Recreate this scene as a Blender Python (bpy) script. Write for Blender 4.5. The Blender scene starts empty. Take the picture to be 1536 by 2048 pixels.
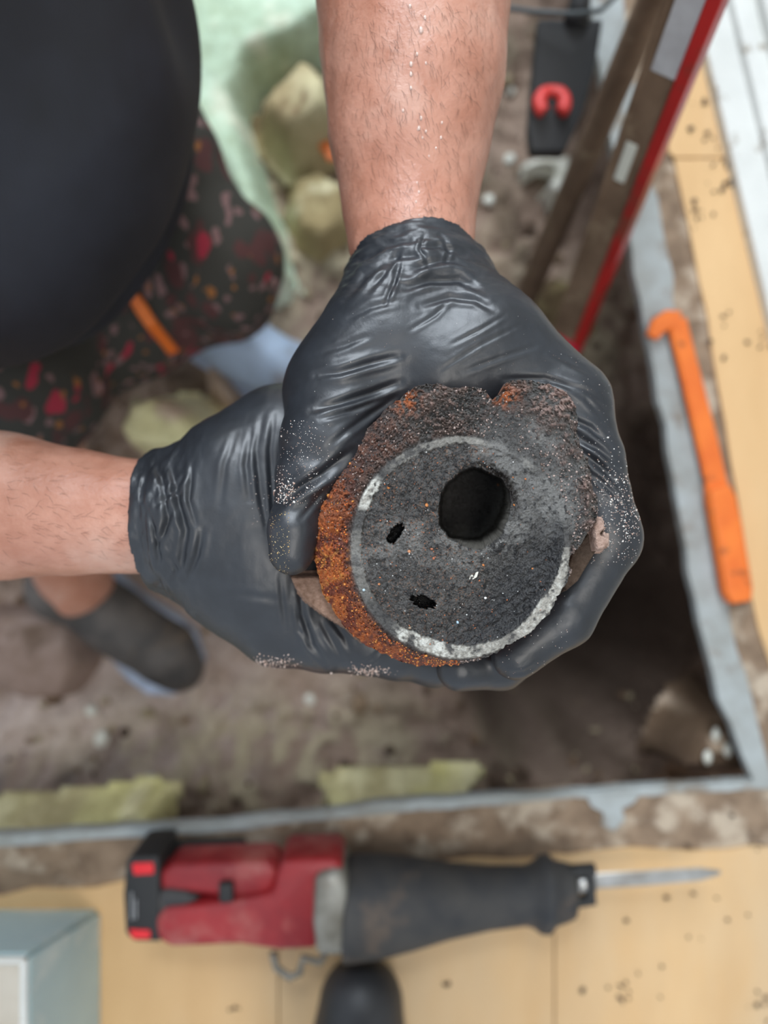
import bpy, bmesh, math, random
import numpy as np
from mathutils import Vector, Matrix
from mathutils.bvhtree import BVHTree

# ------------------------------------------------------------------ camera, world, lights, exposure
F = 1500.0; CAMZ = 0.75
S = bpy.context.scene
COL = S.collection
cd = bpy.data.cameras.new('camera'); cam = bpy.data.objects.new('camera', cd); COL.objects.link(cam)
cam.location = (0, 0, CAMZ); cam.rotation_euler = (0, 0, 0)
cd.sensor_fit = 'VERTICAL'; cd.sensor_height = 36.0; cd.lens = F / 2048 * 36.0
cd.clip_start = 0.01; cd.clip_end = 50
cd.dof.use_dof = True; cd.dof.focus_distance = 0.345; cd.dof.aperture_fstop = 3.3
S.camera = cam
w = bpy.data.worlds.new('world'); S.world = w; w.use_nodes = True
w.node_tree.nodes['Background'].inputs[0].default_value = (0.80, 0.89, 1.0, 1)
w.node_tree.nodes['Background'].inputs[1].default_value = 0.66

def area(name, loc, target, sx, sy, power, color):
    ld = bpy.data.lights.new(name, 'AREA'); ld.shape = 'RECTANGLE'; ld.size = sx; ld.size_y = sy
    ld.energy = power; ld.color = color
    o = bpy.data.objects.new(name, ld); COL.objects.link(o); o.location = loc
    o.rotation_euler = (Vector(target) - Vector(loc)).to_track_quat('-Z', 'Y').to_euler(); return o
area('window_light', (0.25, 2.0, 2.1), (0, 0, 0.2), 1.6, 1.3, 125, (0.84, 0.92, 1.0))
area('ceiling_light', (0.5, -0.35, 2.5), (0, 0, 0), 0.9, 0.9, 16, (1.0, 0.95, 0.88))
S.view_settings.view_transform = 'Standard'; S.view_settings.look = 'None'
S.view_settings.exposure = 0.5; S.view_settings.gamma = 1.0
S.view_settings.use_curve_mapping = False

# ------------------------------------------------------------------ helpers
rng = np.random.default_rng(7); random.seed(7)
def P(px, py, d):            # a point seen at photo pixel (px, py) at distance d under the lens
    return np.array([(px - 768) / F * d, -(py - 1024) / F * d, CAMZ - d])
def R(rpx, d): return rpx * d / F
def lin(c):
    c = np.asarray(c, float) / 255.0
    return np.where(c <= 0.04045, c / 12.92, ((c + 0.055) / 1.055) ** 2.4)
def rgba(c): l = lin(c); return (float(l[0]), float(l[1]), float(l[2]), 1.0)

def hash3(ix, iy, iz, seed):
    h = (ix.astype(np.int64) * 73856093) ^ (iy.astype(np.int64) * 19349663) ^ (iz.astype(np.int64) * 83492791) ^ (seed * 2654435761)
    h = (h ^ (h >> 13)) * 1274126177 & 0x7fffffff
    h = (h ^ (h >> 16)) & 0xffffff
    return h / float(0xffffff)
def vnoise(p, seed=0):
    f = np.floor(p); t = p - f; t = t * t * (3 - 2 * t); i = f.astype(np.int64)
    r = 0
    for dx in (0, 1):
        wx = t[:, 0] if dx else 1 - t[:, 0]
        for dy in (0, 1):
            wy = t[:, 1] if dy else 1 - t[:, 1]
            for dz in (0, 1):
                wz = t[:, 2] if dz else 1 - t[:, 2]
                r = r + wx * wy * wz * hash3(i[:, 0] + dx, i[:, 1] + dy, i[:, 2] + dz, seed)
    return r * 2 - 1
def fbm(p, scale, octaves=4, seed=0, gain=0.5):
    a = 1.0; s = 0; tot = 0; q = p * scale
    for k in range(octaves):
        s = s + a * vnoise(q + 17.3 * k, seed + k); tot += a; a *= gain; q = q * 2.03
    return s / tot
def sst(a, b, x): t = np.clip((x - a) / (b - a), 0, 1); return t * t * (3 - 2 * t)
def mixc(a, b, t): t = np.asarray(t)[:, None]; return a * (1 - t) + b * t

def new_obj(name, verts, faces, mat=None, parent=None, smooth=True, col=None, attrs=None):
    me = bpy.data.meshes.new(name)
    verts = np.asarray(verts, dtype=np.float64); 
    if isinstance(faces, np.ndarray):
        nf, k = faces.shape
        me.vertices.add(len(verts)); me.vertices.foreach_set('co', verts.ravel())
        me.loops.add(nf * k); me.loops.foreach_set('vertex_index', faces.astype(np.int32).ravel())
        me.polygons.add(nf); me.polygons.foreach_set('loop_start', np.arange(0, nf * k, k, dtype=np.int32))
        me.update(calc_edges=True); me.validate()
    else:
        me.from_pydata([tuple(v) for v in verts], [], [tuple(f) for f in faces]); me.update()
    if smooth: me.polygons.foreach_set('use_smooth', np.ones(len(me.polygons), dtype=bool))
    if col is not None:
        a = me.attributes.new('Col', 'FLOAT_COLOR', 'POINT')
        c = np.ones((len(verts), 4)); c[:, :3] = col; a.data.foreach_set('color', c.ravel())
    for k, v in (attrs or {}).items():
        a = me.attributes.new(k, 'FLOAT', 'POINT'); a.data.foreach_set('value', np.asarray(v, dtype=np.float32))
    o = bpy.data.objects.new(name, me); COL.objects.link(o)
    if mat: me.materials.append(mat)
    if parent: o.parent = parent
    return o
def tag(o, label=None, cat=None, group=None, kind=None):
    if label: o['label'] = label
    if cat: o['category'] = cat
    if group: o['group'] = group
    if kind: o['kind'] = kind
    return o
def empty(name, loc=(0, 0, 0)):
    o = bpy.data.objects.new(name, None); COL.objects.link(o); o.location = loc
    o.empty_display_size = 0.02; return o
def reparent(o, par):        # child keeps its world place under an empty that is not at the origin
    o.parent = par; o.matrix_parent_inverse = Matrix.Translation(-Vector(par.location)); return o

# ---- materials
def mat(name, c1, rough=0.6, c2=None, scale=20, detail=4, bump=0.0, bscale=None, bdist=0.002, spec=0.5, metal=0.0,
        c3=None, c3scale=6, c3lo=0.55, c3hi=0.7, coat=0.0, attr=False, rattr=None, stretch=None, sss=0.0, ttype='NOISE'):
    m = bpy.data.materials.new(name); m.use_nodes = True; n = m.node_tree.nodes; l = m.node_tree.links
    b = n['Principled BSDF']
    b.inputs['Roughness'].default_value = rough; b.inputs['Metallic'].default_value = metal
    b.inputs['Specular IOR Level'].default_value = spec; b.inputs['Coat Weight'].default_value = coat
    if sss:
        b.inputs['Subsurface Weight'].default_value = sss; b.inputs['Subsurface Radius'].default_value = (0.008, 0.003, 0.0015)
        b.inputs['Subsurface Scale'].default_value = 1.0
    tc = n.new('ShaderNodeTexCoord'); src = tc.outputs['Object']
    if stretch:
        mp = n.new('ShaderNodeMapping'); mp.inputs['Scale'].default_value = stretch; l.new(src, mp.inputs[0]); src = mp.outputs[0]
    def noise(sc, det):
        t = n.new('ShaderNodeTexNoise'); t.inputs['Scale'].default_value = sc; t.inputs['Detail'].default_value = det
        t.inputs['Roughness'].default_value = 0.6; l.new(src, t.inputs['Vector']); return t.outputs['Fac']
    if attr:
        a = n.new('ShaderNodeAttribute'); a.attribute_name = 'Col'; colr = a.outputs['Color']
        if c2 is not None:
            mx = n.new('ShaderNodeMix'); mx.data_type = 'RGBA'; mx.blend_type = 'MULTIPLY'; mx.inputs['Factor'].default_value = 1
            rp = n.new('ShaderNodeValToRGB'); rp.color_ramp.elements[0].position = 0.3; rp.color_ramp.elements[1].position = 0.7
            rp.color_ramp.elements[0].color = (*c2, 1); rp.color_ramp.elements[1].color = (1, 1, 1, 1)
            l.new(noise(scale, detail), rp.inputs[0]); l.new(colr, mx.inputs[6]); l.new(rp.outputs[0], mx.inputs[7]); colr = mx.outputs[2]
        l.new(colr, b.inputs['Base Color'])
    else:
        b.inputs['Base Color'].default_value = rgba(c1)
        if c2 is not None:
            rp = n.new('ShaderNodeValToRGB'); rp.color_ramp.elements[0].position = 0.35; rp.color_ramp.elements[1].position = 0.65
            rp.color_ramp.elements[0].color = rgba(c1); rp.color_ramp.elements[1].color = rgba(c2)
            l.new(noise(scale, detail), rp.inputs[0]); colr = rp.outputs[0]
            if c3 is not None:
                r3 = n.new('ShaderNodeValToRGB'); r3.color_ramp.elements[0].position = c3lo; r3.color_ramp.elements[1].position = c3hi
                l.new(noise(c3scale, 5), r3.inputs[0])
                mx = n.new('ShaderNodeMix'); mx.data_type = 'RGBA'
                l.new(r3.outputs[0], mx.inputs['Factor']); l.new(colr, mx.inputs[6]); mx.inputs[7].default_value = rgba(c3); colr = mx.outputs[2]
            l.new(colr, b.inputs['Base Color'])
    if rattr:
        a = n.new('ShaderNodeAttribute'); a.attribute_name = rattr; l.new(a.outputs['Fac'], b.inputs['Roughness'])
    if bump:
        bp = n.new('ShaderNodeBump'); bp.inputs['Strength'].default_value = bump; bp.inputs['Distance'].default_value = bdist
        l.new(noise(bscale or scale * 3, 5), bp.inputs['Height']); l.new(bp.outputs[0], b.inputs['Normal'])
    return m

M = {}
M['glove'] = mat('nitrile_glove', (35, 37, 41), 0.40, (42, 45, 50), 60, bump=0.12, bscale=900, bdist=0.0006, spec=0.6, stretch=(1, 1, 1))
M['skin'] = mat('skin', (196, 143, 122), 0.33, (178, 122, 100), 45, bump=0.45, bscale=420, bdist=0.0012, c3=(206, 164, 146), c3scale=14, sss=0.05)
M['hair'] = mat('dark_hair', (96, 66, 52), 0.6)
M['headhair'] = mat('head_hair', (35, 26, 22), 0.6, (60, 45, 36), 80, bump=0.6, bscale=250)
M['bead'] = mat('sweat', (214, 182, 168), 0.04, spec=1.0, coat=1.0)
M['shirt'] = mat('navy_shirt', (27, 29, 35), 0.7, (40, 43, 53), 9, bump=0.2, bscale=900, bdist=0.0005)
M['pipe'] = mat('corroded_pipe', (0, 0, 0), 0.5, (0.55, 0.55, 0.55), 900, attr=True, rattr='rough', bump=0.8, bscale=1100, bdist=0.0010, spec=0.6)
M['grit'] = mat('grit', (0, 0, 0), 0.5, attr=True)
M['soil'] = mat('soil', (0, 0, 0), 0.9, (0.72, 0.69, 0.67), 70, attr=True, bump=0.9, bscale=120, bdist=0.008, spec=0.25)
M['rock'] = mat('rock', (0, 0, 0), 0.85, (0.74, 0.72, 0.66), 60, attr=True, bump=0.6, bscale=90, bdist=0.006, spec=0.3)
M['ply'] = mat('plywood', (222, 184, 134), 0.6, (206, 166, 116), 7, bump=0.15, bscale=60, bdist=0.001, c3=(206, 182, 148), c3scale=3.2, c3lo=0.5, c3hi=0.75, stretch=(1, 0.35, 1))
M['plyedge'] = mat('dirty_wood', (150, 128, 106), 0.85, (112, 92, 74), 34, bump=0.6, bscale=90, c3=(184, 168, 148), c3scale=22, c3lo=0.5, c3hi=0.62)
M['grey'] = mat('grey_cement_board', (168, 174, 174), 0.8, (148, 150, 146), 22, bump=0.5, bscale=80, bdist=0.003, c3=(128, 116, 102), c3scale=12, c3lo=0.56, c3hi=0.66)
M['white'] = mat('white_paint', (222, 223, 218), 0.45, (206, 207, 202), 12, c3=(140, 126, 108), c3scale=30, c3lo=0.62, c3hi=0.70)
M['orange'] = mat('orange_paint', (236, 122, 42), 0.5, (222, 104, 32), 30, c3=(120, 62, 30), c3scale=40, c3lo=0.6, c3hi=0.7, bump=0.2)
M['mud'] = mat('muddy_face', (122, 100, 80), 0.85, (96, 76, 58), 22, c3=(140, 122, 98), c3scale=30, bump=0.5, bscale=90, bdist=0.003)
M['red'] = mat('red_metal', (176, 30, 28), 0.4, (140, 26, 24), 10, c3=(104, 62, 46), c3scale=14, c3lo=0.55, c3hi=0.7)
M['crimson'] = mat('red_end_cap', (205, 30, 62), 0.5)
M['label'] = mat('silver_label', (186, 188, 190), 0.5, (170, 170, 172), 40)
M['vial'] = mat('vial', (210, 212, 200), 0.15)
M['blackpl'] = mat('black_plastic', (30, 31, 32), 0.6, (38, 38, 39), 20)
M['cable'] = mat('grey_cable', (62, 68, 70), 0.5)
M['redmark'] = mat('red_mark', (214, 48, 46), 0.5, (200, 60, 54), 20)
M['toolred'] = mat('tool_red', (158, 38, 42), 0.45, (128, 30, 36), 22, c3=(172, 100, 92), c3scale=18, c3lo=0.52, c3hi=0.72)
M['brightred'] = mat('bright_red', (225, 32, 42), 0.4)
M['rubber'] = mat('rubber', (46, 47, 50), 0.65, (66, 64, 62), 24, c3=(96, 82, 70), c3scale=18, c3lo=0.55, c3hi=0.72, bump=0.2)
M['metal'] = mat('cast_metal', (160, 158, 150), 0.5, (120, 116, 106), 30, metal=0.4, c3=(92, 76, 62), c3scale=16, bump=0.4)
M['steel'] = mat('steel', (190, 190, 188), 0.3, (150, 146, 140), 30, metal=0.8)
M['teal'] = mat('pale_blue_plastic', (192, 216, 218), 0.55, (178, 202, 206), 8, c3=(210, 222, 220), c3scale=16)
M['tan'] = mat('tan_board', (176, 166, 150), 0.7, (190, 182, 168), 12)
M['boot'] = mat('black_boot', (38, 38, 40), 0.5, (52, 52, 54), 20, bump=0.3)
M['shoe'] = mat('shoe_upper', (62, 60, 60), 0.7, (96, 90, 86), 18, c3=(112, 98, 84), c3scale=14, c3lo=0.58, c3hi=0.7)
M['sole'] = mat('shoe_sole', (176, 190, 214), 0.6, (150, 160, 178), 24)
M['shoelite'] = mat('shoe_light', (178, 198, 222), 0.6, (150, 164, 184), 14, c3=(120, 112, 104), c3scale=12)
M['whitebit'] = mat('white_plaster', (226, 228, 218), 0.7, (206, 204, 192), 60)
M['crumb'] = mat('crumb', (96, 74, 56), 0.9, (64, 48, 38), 90)

# floral cloth: dark ground with scattered petals
def floral():
    m = bpy.data.materials.new('floral_cloth'); m.use_nodes = True; n = m.node_tree.nodes; l = m.node_tree.links
    b = n['Principled BSDF']; b.inputs['Roughness'].default_value = 0.85
    tc = n.new('ShaderNodeTexCoord')
    base = None
    prev = None
    spec = [((58, 56, 50), None, 0, 0, 0), ((128, 98, 96), 84, 0.36, 3.1, 0.26), ((84, 50, 48), 44, 0.42, 7.7, 0.30), ((158, 42, 60), 52, 0.26, 1.3, 0.11),
            ((150, 96, 48), 110, 0.22, 9.9, 0.10), ((168, 128, 126), 62, 0.22, 5.5, 0.14)]
    rgb = n.new('ShaderNodeRGB'); rgb.outputs[0].default_value = rgba(spec[0][0]); prev = rgb.outputs[0]
    nz = n.new('ShaderNodeTexNoise'); nz.inputs['Scale'].default_value = 22; nz.inputs['Detail'].default_value = 3
    l.new(tc.outputs['Object'], nz.inputs['Vector'])
    for c, sc, thr, off, keep in spec[1:]:
        mp = n.new('ShaderNodeMapping'); mp.inputs['Location'].default_value = (off, off * 1.7, off * 0.6)
        mp.inputs['Rotation'].default_value = (0, 0, off); mp.inputs['Scale'].default_value = (1.0, 0.5, 0.8)
        l.new(tc.outputs['Object'], mp.inputs[0])
        wv = n.new('ShaderNodeVectorMath'); wv.operation = 'MULTIPLY_ADD'; l.new(nz.outputs['Color'], wv.inputs[0])
        wv.inputs[1].default_value = (0.035, 0.035, 0.035); l.new(mp.outputs[0], wv.inputs[2])
        v = n.new('ShaderNodeTexVoronoi'); v.inputs['Scale'].default_value = sc; l.new(wv.outputs[0], v.inputs['Vector'])
        rp = n.new('ShaderNodeValToRGB'); rp.color_ramp.elements[0].position = thr; rp.color_ramp.elements[1].position = thr + 0.07
        rp.color_ramp.elements[0].color = (1, 1, 1, 1); rp.color_ramp.elements[1].color = (0, 0, 0, 1)
        l.new(v.outputs['Distance'], rp.inputs[0])
        sx = n.new('ShaderNodeSeparateColor'); l.new(v.outputs['Color'], sx.inputs[0])
        lt = n.new('ShaderNodeMath'); lt.operation = 'LESS_THAN'; l.new(sx.outputs[0], lt.inputs[0]); lt.inputs[1].default_value = keep * 1.9
        mu = n.new('ShaderNodeMath'); mu.operation = 'MULTIPLY'; l.new(rp.outputs[0], mu.inputs[0]); l.new(lt.outputs[0], mu.inputs[1])
        mx = n.new('ShaderNodeMix'); mx.data_type = 'RGBA'; l.new(mu.outputs[0], mx.inputs['Factor']); l.new(prev, mx.inputs[6]); mx.inputs[7].default_value = rgba(c)
        prev = mx.outputs[2]
    l.new(prev, b.inputs['Base Color']); return m
M['floral'] = floral()

# ---- signed distance figures -> surface nets
def cap(p, a, b, ra, rb):
    ab = b - a; t = np.clip(((p - a) @ ab) / max(ab @ ab, 1e-12), 0, 1)
    q = p - a - t[:, None] * ab
    return np.sqrt((q * q).sum(1)) - (ra + (rb - ra) * t)
def smin(a, b, k):
    h = np.clip(0.5 + 0.5 * (b - a) / k, 0, 1); return b * (1 - h) + a * h - k * h * (1 - h)
def nets(fn, lo, hi, h):
    lo = np.array(lo, float); hi = np.array(hi, float); n = np.ceil((hi - lo) / h).astype(int) + 1
    ax = [lo[i] + h * np.arange(n[i]) for i in range(3)]
    B = 8; nb_ = (n + B - 1) // B
    cen = [lo[i] + h * (np.arange(nb_[i]) * B + (B - 1) / 2) for i in range(3)]
    g = np.stack(np.meshgrid(*cen, indexing='ij'), -1).reshape(-1, 3); cv = fn(g).reshape(nb_)
    val = np.repeat(np.repeat(np.repeat(cv, B, 0), B, 1), B, 2).astype(np.float32)
    near = np.argwhere(np.abs(cv) < h * B * 0.87 * 1.35 + 0.004)
    off = np.stack(np.meshgrid(*[np.arange(B)] * 3, indexing='ij'), -1).reshape(-1, 3)
    for k0 in range(0, len(near), 1500):
        ii = (near[k0:k0 + 1500, None, :] * B + off[None]).reshape(-1, 3)
        val[ii[:, 0], ii[:, 1], ii[:, 2]] = fn(lo + h * ii)
    val = val[:n[0], :n[1], :n[2]]
    s = val < 0
    c = n - 1
    cnt = np.zeros(c, dtype=np.int8)
    for dx in (0, 1):
        for dy in (0, 1):
            for dz in (0, 1): cnt += s[dx:dx + c[0], dy:dy + c[1], dz:dz + c[2]]
    act = (cnt > 0) & (cnt < 8)
    idx = -np.ones(c, dtype=np.int64); cells = np.argwhere(act); idx[act] = np.arange(len(cells))
    acc = np.zeros((len(cells), 3)); num = np.zeros(len(cells))
    corners = [(x, y, z) for x in (0, 1) for y in (0, 1) for z in (0, 1)]
    for a in corners:
        for k in range(3):
            if a[k]: continue
            b = list(a); b[k] = 1
            va = val[cells[:, 0] + a[0], cells[:, 1] + a[1], cells[:, 2] + a[2]]; vb = val[cells[:, 0] + b[0], cells[:, 1] + b[1], cells[:, 2] + b[2]]
            m = (va < 0) != (vb < 0); t = np.where(m, va / np.where(m, va - vb, 1), 0)
            pt = np.tile(np.array(a, float), (len(cells), 1)); pt[:, k] += t
            acc[m] += pt[m]; num[m] += 1
    verts = lo + h * (cells + acc / num[:, None])
    faces = []
    for k in range(3):
        u, v = (k + 1) % 3, (k + 2) % 3
        sl = [slice(None)] * 3; sl2 = [slice(None)] * 3; sl[k] = slice(0, n[k] - 1); sl2[k] = slice(1, n[k])
        s0 = s[tuple(sl)]; s1 = s[tuple(sl2)]
        e = np.argwhere(s0 != s1)
        e = e[(e[:, u] > 0) & (e[:, v] > 0) & (e[:, u] < c[u]) & (e[:, v] < c[v])]
        ins = s0[e[:, 0], e[:, 1], e[:, 2]]
        q = []
        for du, dv in ((-1, -1), (0, -1), (0, 0), (-1, 0)):
            f = e.copy(); f[:, u] += du; f[:, v] += dv; q.append(idx[f[:, 0], f[:, 1], f[:, 2]])
        q = np.stack(q, 1); q[~ins] = q[~ins][:, ::-1]; faces.append(q)
    faces = np.concatenate(faces); faces = faces[(faces >= 0).all(1)]
    return verts, faces
def relax(verts, faces, it=2, lam=0.5):
    for _ in range(it):
        S_ = np.concatenate([faces, faces], 1).T.ravel(); T_ = np.concatenate([np.roll(faces, -1, 1), np.roll(faces, 1, 1)], 1).T.ravel()
        num = np.bincount(S_, minlength=len(verts)); acc = np.stack([np.bincount(S_, weights=verts[T_, k], minlength=len(verts)) for k in range(3)], 1)
        verts = verts + lam * (acc / np.maximum(num, 1)[:, None] - verts)
    return verts
def subdiv(verts, faces):
    me = bpy.data.meshes.new('tmp'); o = bpy.data.objects.new('tmp', me); COL.objects.link(o)
    nf = len(faces)
    me.vertices.add(len(verts)); me.vertices.foreach_set('co', verts.ravel()); me.loops.add(nf * 4)
    me.loops.foreach_set('vertex_index', faces.astype(np.int32).ravel()); me.polygons.add(nf)
    me.polygons.foreach_set('loop_start', np.arange(0, nf * 4, 4, dtype=np.int32)); me.update(calc_edges=True)
    md = o.modifiers.new('s', 'SUBSURF'); md.levels = 1; md.render_levels = 1
    ev = o.evaluated_get(bpy.context.evaluated_depsgraph_get()); m2 = ev.to_mesh()
    v = np.empty(len(m2.vertices) * 3); m2.vertices.foreach_get('co', v)
    f = np.empty(len(m2.loops), dtype=np.int32); m2.loops.foreach_get('vertex_index', f)
    ev.to_mesh_clear(); bpy.data.objects.remove(o); bpy.data.meshes.remove(me)
    return v.reshape(-1, 3), f.reshape(-1, 4)
def normals(verts, faces):
    n = np.cross(verts[faces[:, 2]] - verts[faces[:, 0]], verts[faces[:, 3]] - verts[faces[:, 1]])
    acc = sum(np.stack([np.bincount(faces[:, k], weights=n[:, c], minlength=len(verts)) for c in range(3)], 1) for k in range(4))
    return acc / (np.linalg.norm(acc, axis=1)[:, None] + 1e-12)
def toim(v):
    d = CAMZ - v[:, 2]; return 768 + F * v[:, 0] / d, 1024 - F * v[:, 1] / d
def pl(*pts): return [(P(a, b, d), R(r, d)) for a, b, d, r in pts]      # chain of joints given by where they are seen
def chain(p, joints, k=0.004):
    r = None
    for (a, ra), (b, rb) in zip(joints[:-1], joints[1:]):
        c = cap(p, np.asarray(a, float), np.asarray(b, float), ra, rb); r = c if r is None else smin(r, c, k)
    return r
def bounds(chains, m):
    a = np.array([j[0] for c in chains for j in c]); r = max(j[1] for c in chains for j in c)
    lo = np.min([np.asarray(j[0]) - j[1] for c in chains for j in c], axis=0) - m
    hi = np.max([np.asarray(j[0]) + j[1] for c in chains for j in c], axis=0) + m
    return lo, hi

# wrinkle: polyline in the photo's frame pressed into the front of a surface
def wrinkle(v, nrm, lines):
    x, y = toim(v); disp = np.zeros(len(v)); front = sst(-0.1, 0.35, nrm[:, 2])
    for pts, wd, amp in lines:
        pts = np.array(pts, float); sg = np.linalg.norm(np.diff(pts, axis=0), axis=1); tot = sg.sum(); cum = np.concatenate([[0], np.cumsum(sg)])
        lo = pts.min(0) - 5 * wd; hi = pts.max(0) + 5 * wd
        m = np.where((x > lo[0]) & (x < hi[0]) & (y > lo[1]) & (y < hi[1]) & (front > 0))[0]
        if not len(m): continue
        best = np.full(len(m), 1e9); sd = np.zeros(len(m)); tt = np.zeros(len(m))
        for i in range(len(pts) - 1):
            a, b = pts[i], pts[i + 1]; ab = b - a; L = np.hypot(*ab)
            q = np.stack([x[m] - a[0], y[m] - a[1]], 1); t = np.clip(q @ ab / L ** 2, 0, 1); r = q - t[:, None] * ab
            d = np.hypot(r[:, 0], r[:, 1]); sgn = np.sign(ab[0] * q[:, 1] - ab[1] * q[:, 0]); u = d < best
            best[u] = d[u]; sd[u] = (d * sgn)[u]; tt[u] = ((cum[i] + t * L) / tot)[u]
        env = np.sin(np.pi * np.clip(tt, 0.02, 0.98)) ** 0.6
        disp[m] += amp * 0.001 * env * front[m] * (-np.exp(-(sd / wd) ** 2) + 0.75 * np.exp(-((sd - 1.9 * wd) / (1.1 * wd)) ** 2) + 0.45 * np.exp(-((sd + 2.0 * wd) / (1.2 * wd)) ** 2))
    return v + nrm * disp[:, None]

def bvh_of(v, f): return BVHTree.FromPolygons([Vector(a) for a in v], [tuple(int(i) for i in q) for q in f])
def cast(bvh, px, py):
    o = Vector((0, 0, CAMZ)); d = (Vector(P(px, py, 1.0)) - o).normalized(); h = bvh.ray_cast(o, d); return h[0], h[1]

ICO = None
def grains(name, items, mat_, parent=None, flat=0.7):    # items: (pos, size, colour) -> one mesh of small faceted grains
    V = []; Fc = []; C = []
    bm = bmesh.new(); bmesh.ops.create_icosphere(bm, subdivisions=1, radius=1.0)
    bv = np.array([v.co[:] for v in bm.verts]); bf = np.array([[v.index for v in f.verts] for f in bm.faces]); bm.free()
    for i, (p, s, c) in enumerate(items):
        a = rng.normal(size=(3, 3)); q, _ = np.linalg.qr(a)
        sc = s * rng.uniform(0.5, 1.2, 3)
        V.append((bv * (1 + rng.uniform(-0.25, 0.25, (len(bv), 1))) * sc) @ q.T + np.array(p)); Fc.append(bf + i * len(bv)); C.append(np.tile(c, (len(bv), 1)))
    return new_obj(name, np.concatenate(V), np.concatenate(Fc), mat_, parent, smooth=False, col=np.concatenate(C))

def loft(name, rings, mat_, parent=None, closed=True, smooth=True):
    n = len(rings[0]); V = np.concatenate(rings); Fc = []
    for i in range(len(rings) - 1):
        for j in range(n):
            k = (j + 1) % n; Fc.append((i * n + j, i * n + k, (i + 1) * n + k, (i + 1) * n + j))
    if closed: Fc.append(tuple(range(n - 1, -1, -1))); Fc.append(tuple(range((len(rings) - 1) * n, len(rings) * n)))
    return new_obj(name, V, Fc, mat_, parent, smooth)
def tube(name, pts, r, mat_, parent=None, seg=10):
    pts = [Vector(p) for p in pts]; rings = []
    rr = r if hasattr(r, '__len__') else [r] * len(pts)
    for i, p in enumerate(pts):
        t = (pts[min(i + 1, len(pts) - 1)] - pts[max(i - 1, 0)]).normalized(); u = t.orthogonal().normalized()
        if i and abs(u.dot(pu)) < 0.99: u = (pu - t * pu.dot(t)).normalized()
        pu = u; w_ = t.cross(u)
        rings.append(np.array([p + (u * math.cos(a) + w_ * math.sin(a)) * rr[i] for a in np.linspace(0, 2 * math.pi, seg, endpoint=False)]))
    return loft(name, rings, mat_, parent)
def bevel(o, w_=0.002, seg=2, smooth=True):
    md = o.modifiers.new('b', 'BEVEL'); md.width = w_; md.segments = seg; md.limit_method = 'ANGLE'; return o
def prism(name, poly, thick, mat_, parent=None, bev=0.0, smooth=False):     # poly: world xyz top outline; extruded down
    poly = np.array(poly, float)
    a = sum(poly[i, 0] * poly[(i + 1) % len(poly), 1] - poly[(i + 1) % len(poly), 0] * poly[i, 1] for i in range(len(poly)))
    if a < 0: poly = poly[::-1]
    n = len(poly); bot = poly - np.array([0, 0, thick]); V = np.concatenate([poly, bot])
    Fc = [tuple(range(n)), tuple(range(2 * n - 1, n - 1, -1))] + [(i, i + n, (i + 1) % n + n, (i + 1) % n) for i in range(n)]
    o = new_obj(name, V, Fc, mat_, parent, smooth)
    if bev: bevel(o, bev)
    return o
def box(name, c, x, y, z, mat_, parent=None, bev=0.0):      # c centre, x y z half-axis vectors
    c, x, y, z = [np.array(q, float) for q in (c, x, y, z)]
    V = [c + sx * x + sy * y + sz * z for sx in (-1, 1) for sy in (-1, 1) for sz in (-1, 1)]
    Fc = [(0, 1, 3, 2), (4, 6, 7, 5), (0, 4, 5, 1), (2, 3, 7, 6), (0, 2, 6, 4), (1, 5, 7, 3)]
    if np.dot(np.cross(x, y), z) < 0: Fc = [f[::-1] for f in Fc]
    o = new_obj(name, V, Fc, mat_, parent, False)
    if bev: bevel(o, bev)
    return o

# ------------------------------------------------------------------ the setting: floor with the cut hole, soil, wall
FD = CAMZ          # floor depth: z = 0
def jag(pts, step=40, amp=3.0, seed=0):     # roughen an edge
    r = np.random.default_rng(seed); out = []
    for (a, b) in zip(pts[:-1], pts[1:]):
        a = np.array(a, float); b = np.array(b, float); L = np.hypot(*(b - a)); n = max(1, int(L / step))
        for i in range(n): out.append(a + (b - a) * i / n + (r.normal(size=2) * amp if i or len(out) else 0))
    out.append(np.array(pts[-1], float)); return out
ri = [(1120, -900), (1150, -300), (1180, 0), (1195, 100), (1225, 300), (1262, 500), (1300, 700), (1330, 850), (1355, 1000), (1390, 1200), (1437, 1400), (1508, 1562)]
ro = [(1200, -900), (1222, -300), (1246, 0), (1258, 100), (1292, 300), (1334, 500), (1358, 700), (1394, 850), (1420, 1000), (1452, 1200), (1500, 1400), (1552, 1578)]
rb = [(1270, -900), (1282, -300), (1292, 0), (1312, 100), (1346, 300), (1388, 500), (1424, 700), (1450, 850), (1474, 1000), (1508, 1200), (1560, 1400), (1640, 1690)]
bi = [(1508, 1562), (1200, 1578), (800, 1606), (400, 1648), (0, 1668), (-500, 1700), (-1300, 1750)]
bo = [(1552, 1578), (1200, 1594), (800, 1625), (400, 1668), (0, 1692), (-500, 1722), (-1300, 1775)]
bb = [(1640, 1690), (1200, 1702), (700, 1738), (250, 1762), (0, 1790), (-500, 1830), (-1300, 1880)]
def W(pts, z=0.0): return [P(a, b, CAMZ - z) * 1.0 for a, b in pts]
floor = empty('floor', (0, 0, 0)); tag(floor, kind='structure')
ri_j = jag(ri, 45, 2.5, 1); ro_j = jag(ro, 50, 3, 2); rb_j = jag(rb, 60, 3, 3); bi_j = jag(bi, 45, 2.5, 4); bo_j = jag(bo, 50, 2, 5); bb_j = jag(bb, 60, 4, 6)
prism('cement_board_edge', W(ri_j, -0.002) + W(ro_j[::-1], -0.002), 0.014, M['grey'], floor)
prism('cement_board_edge', W(bi_j, -0.002) + W(bo_j[::-1], -0.002), 0.014, M['grey'], floor)
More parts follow.
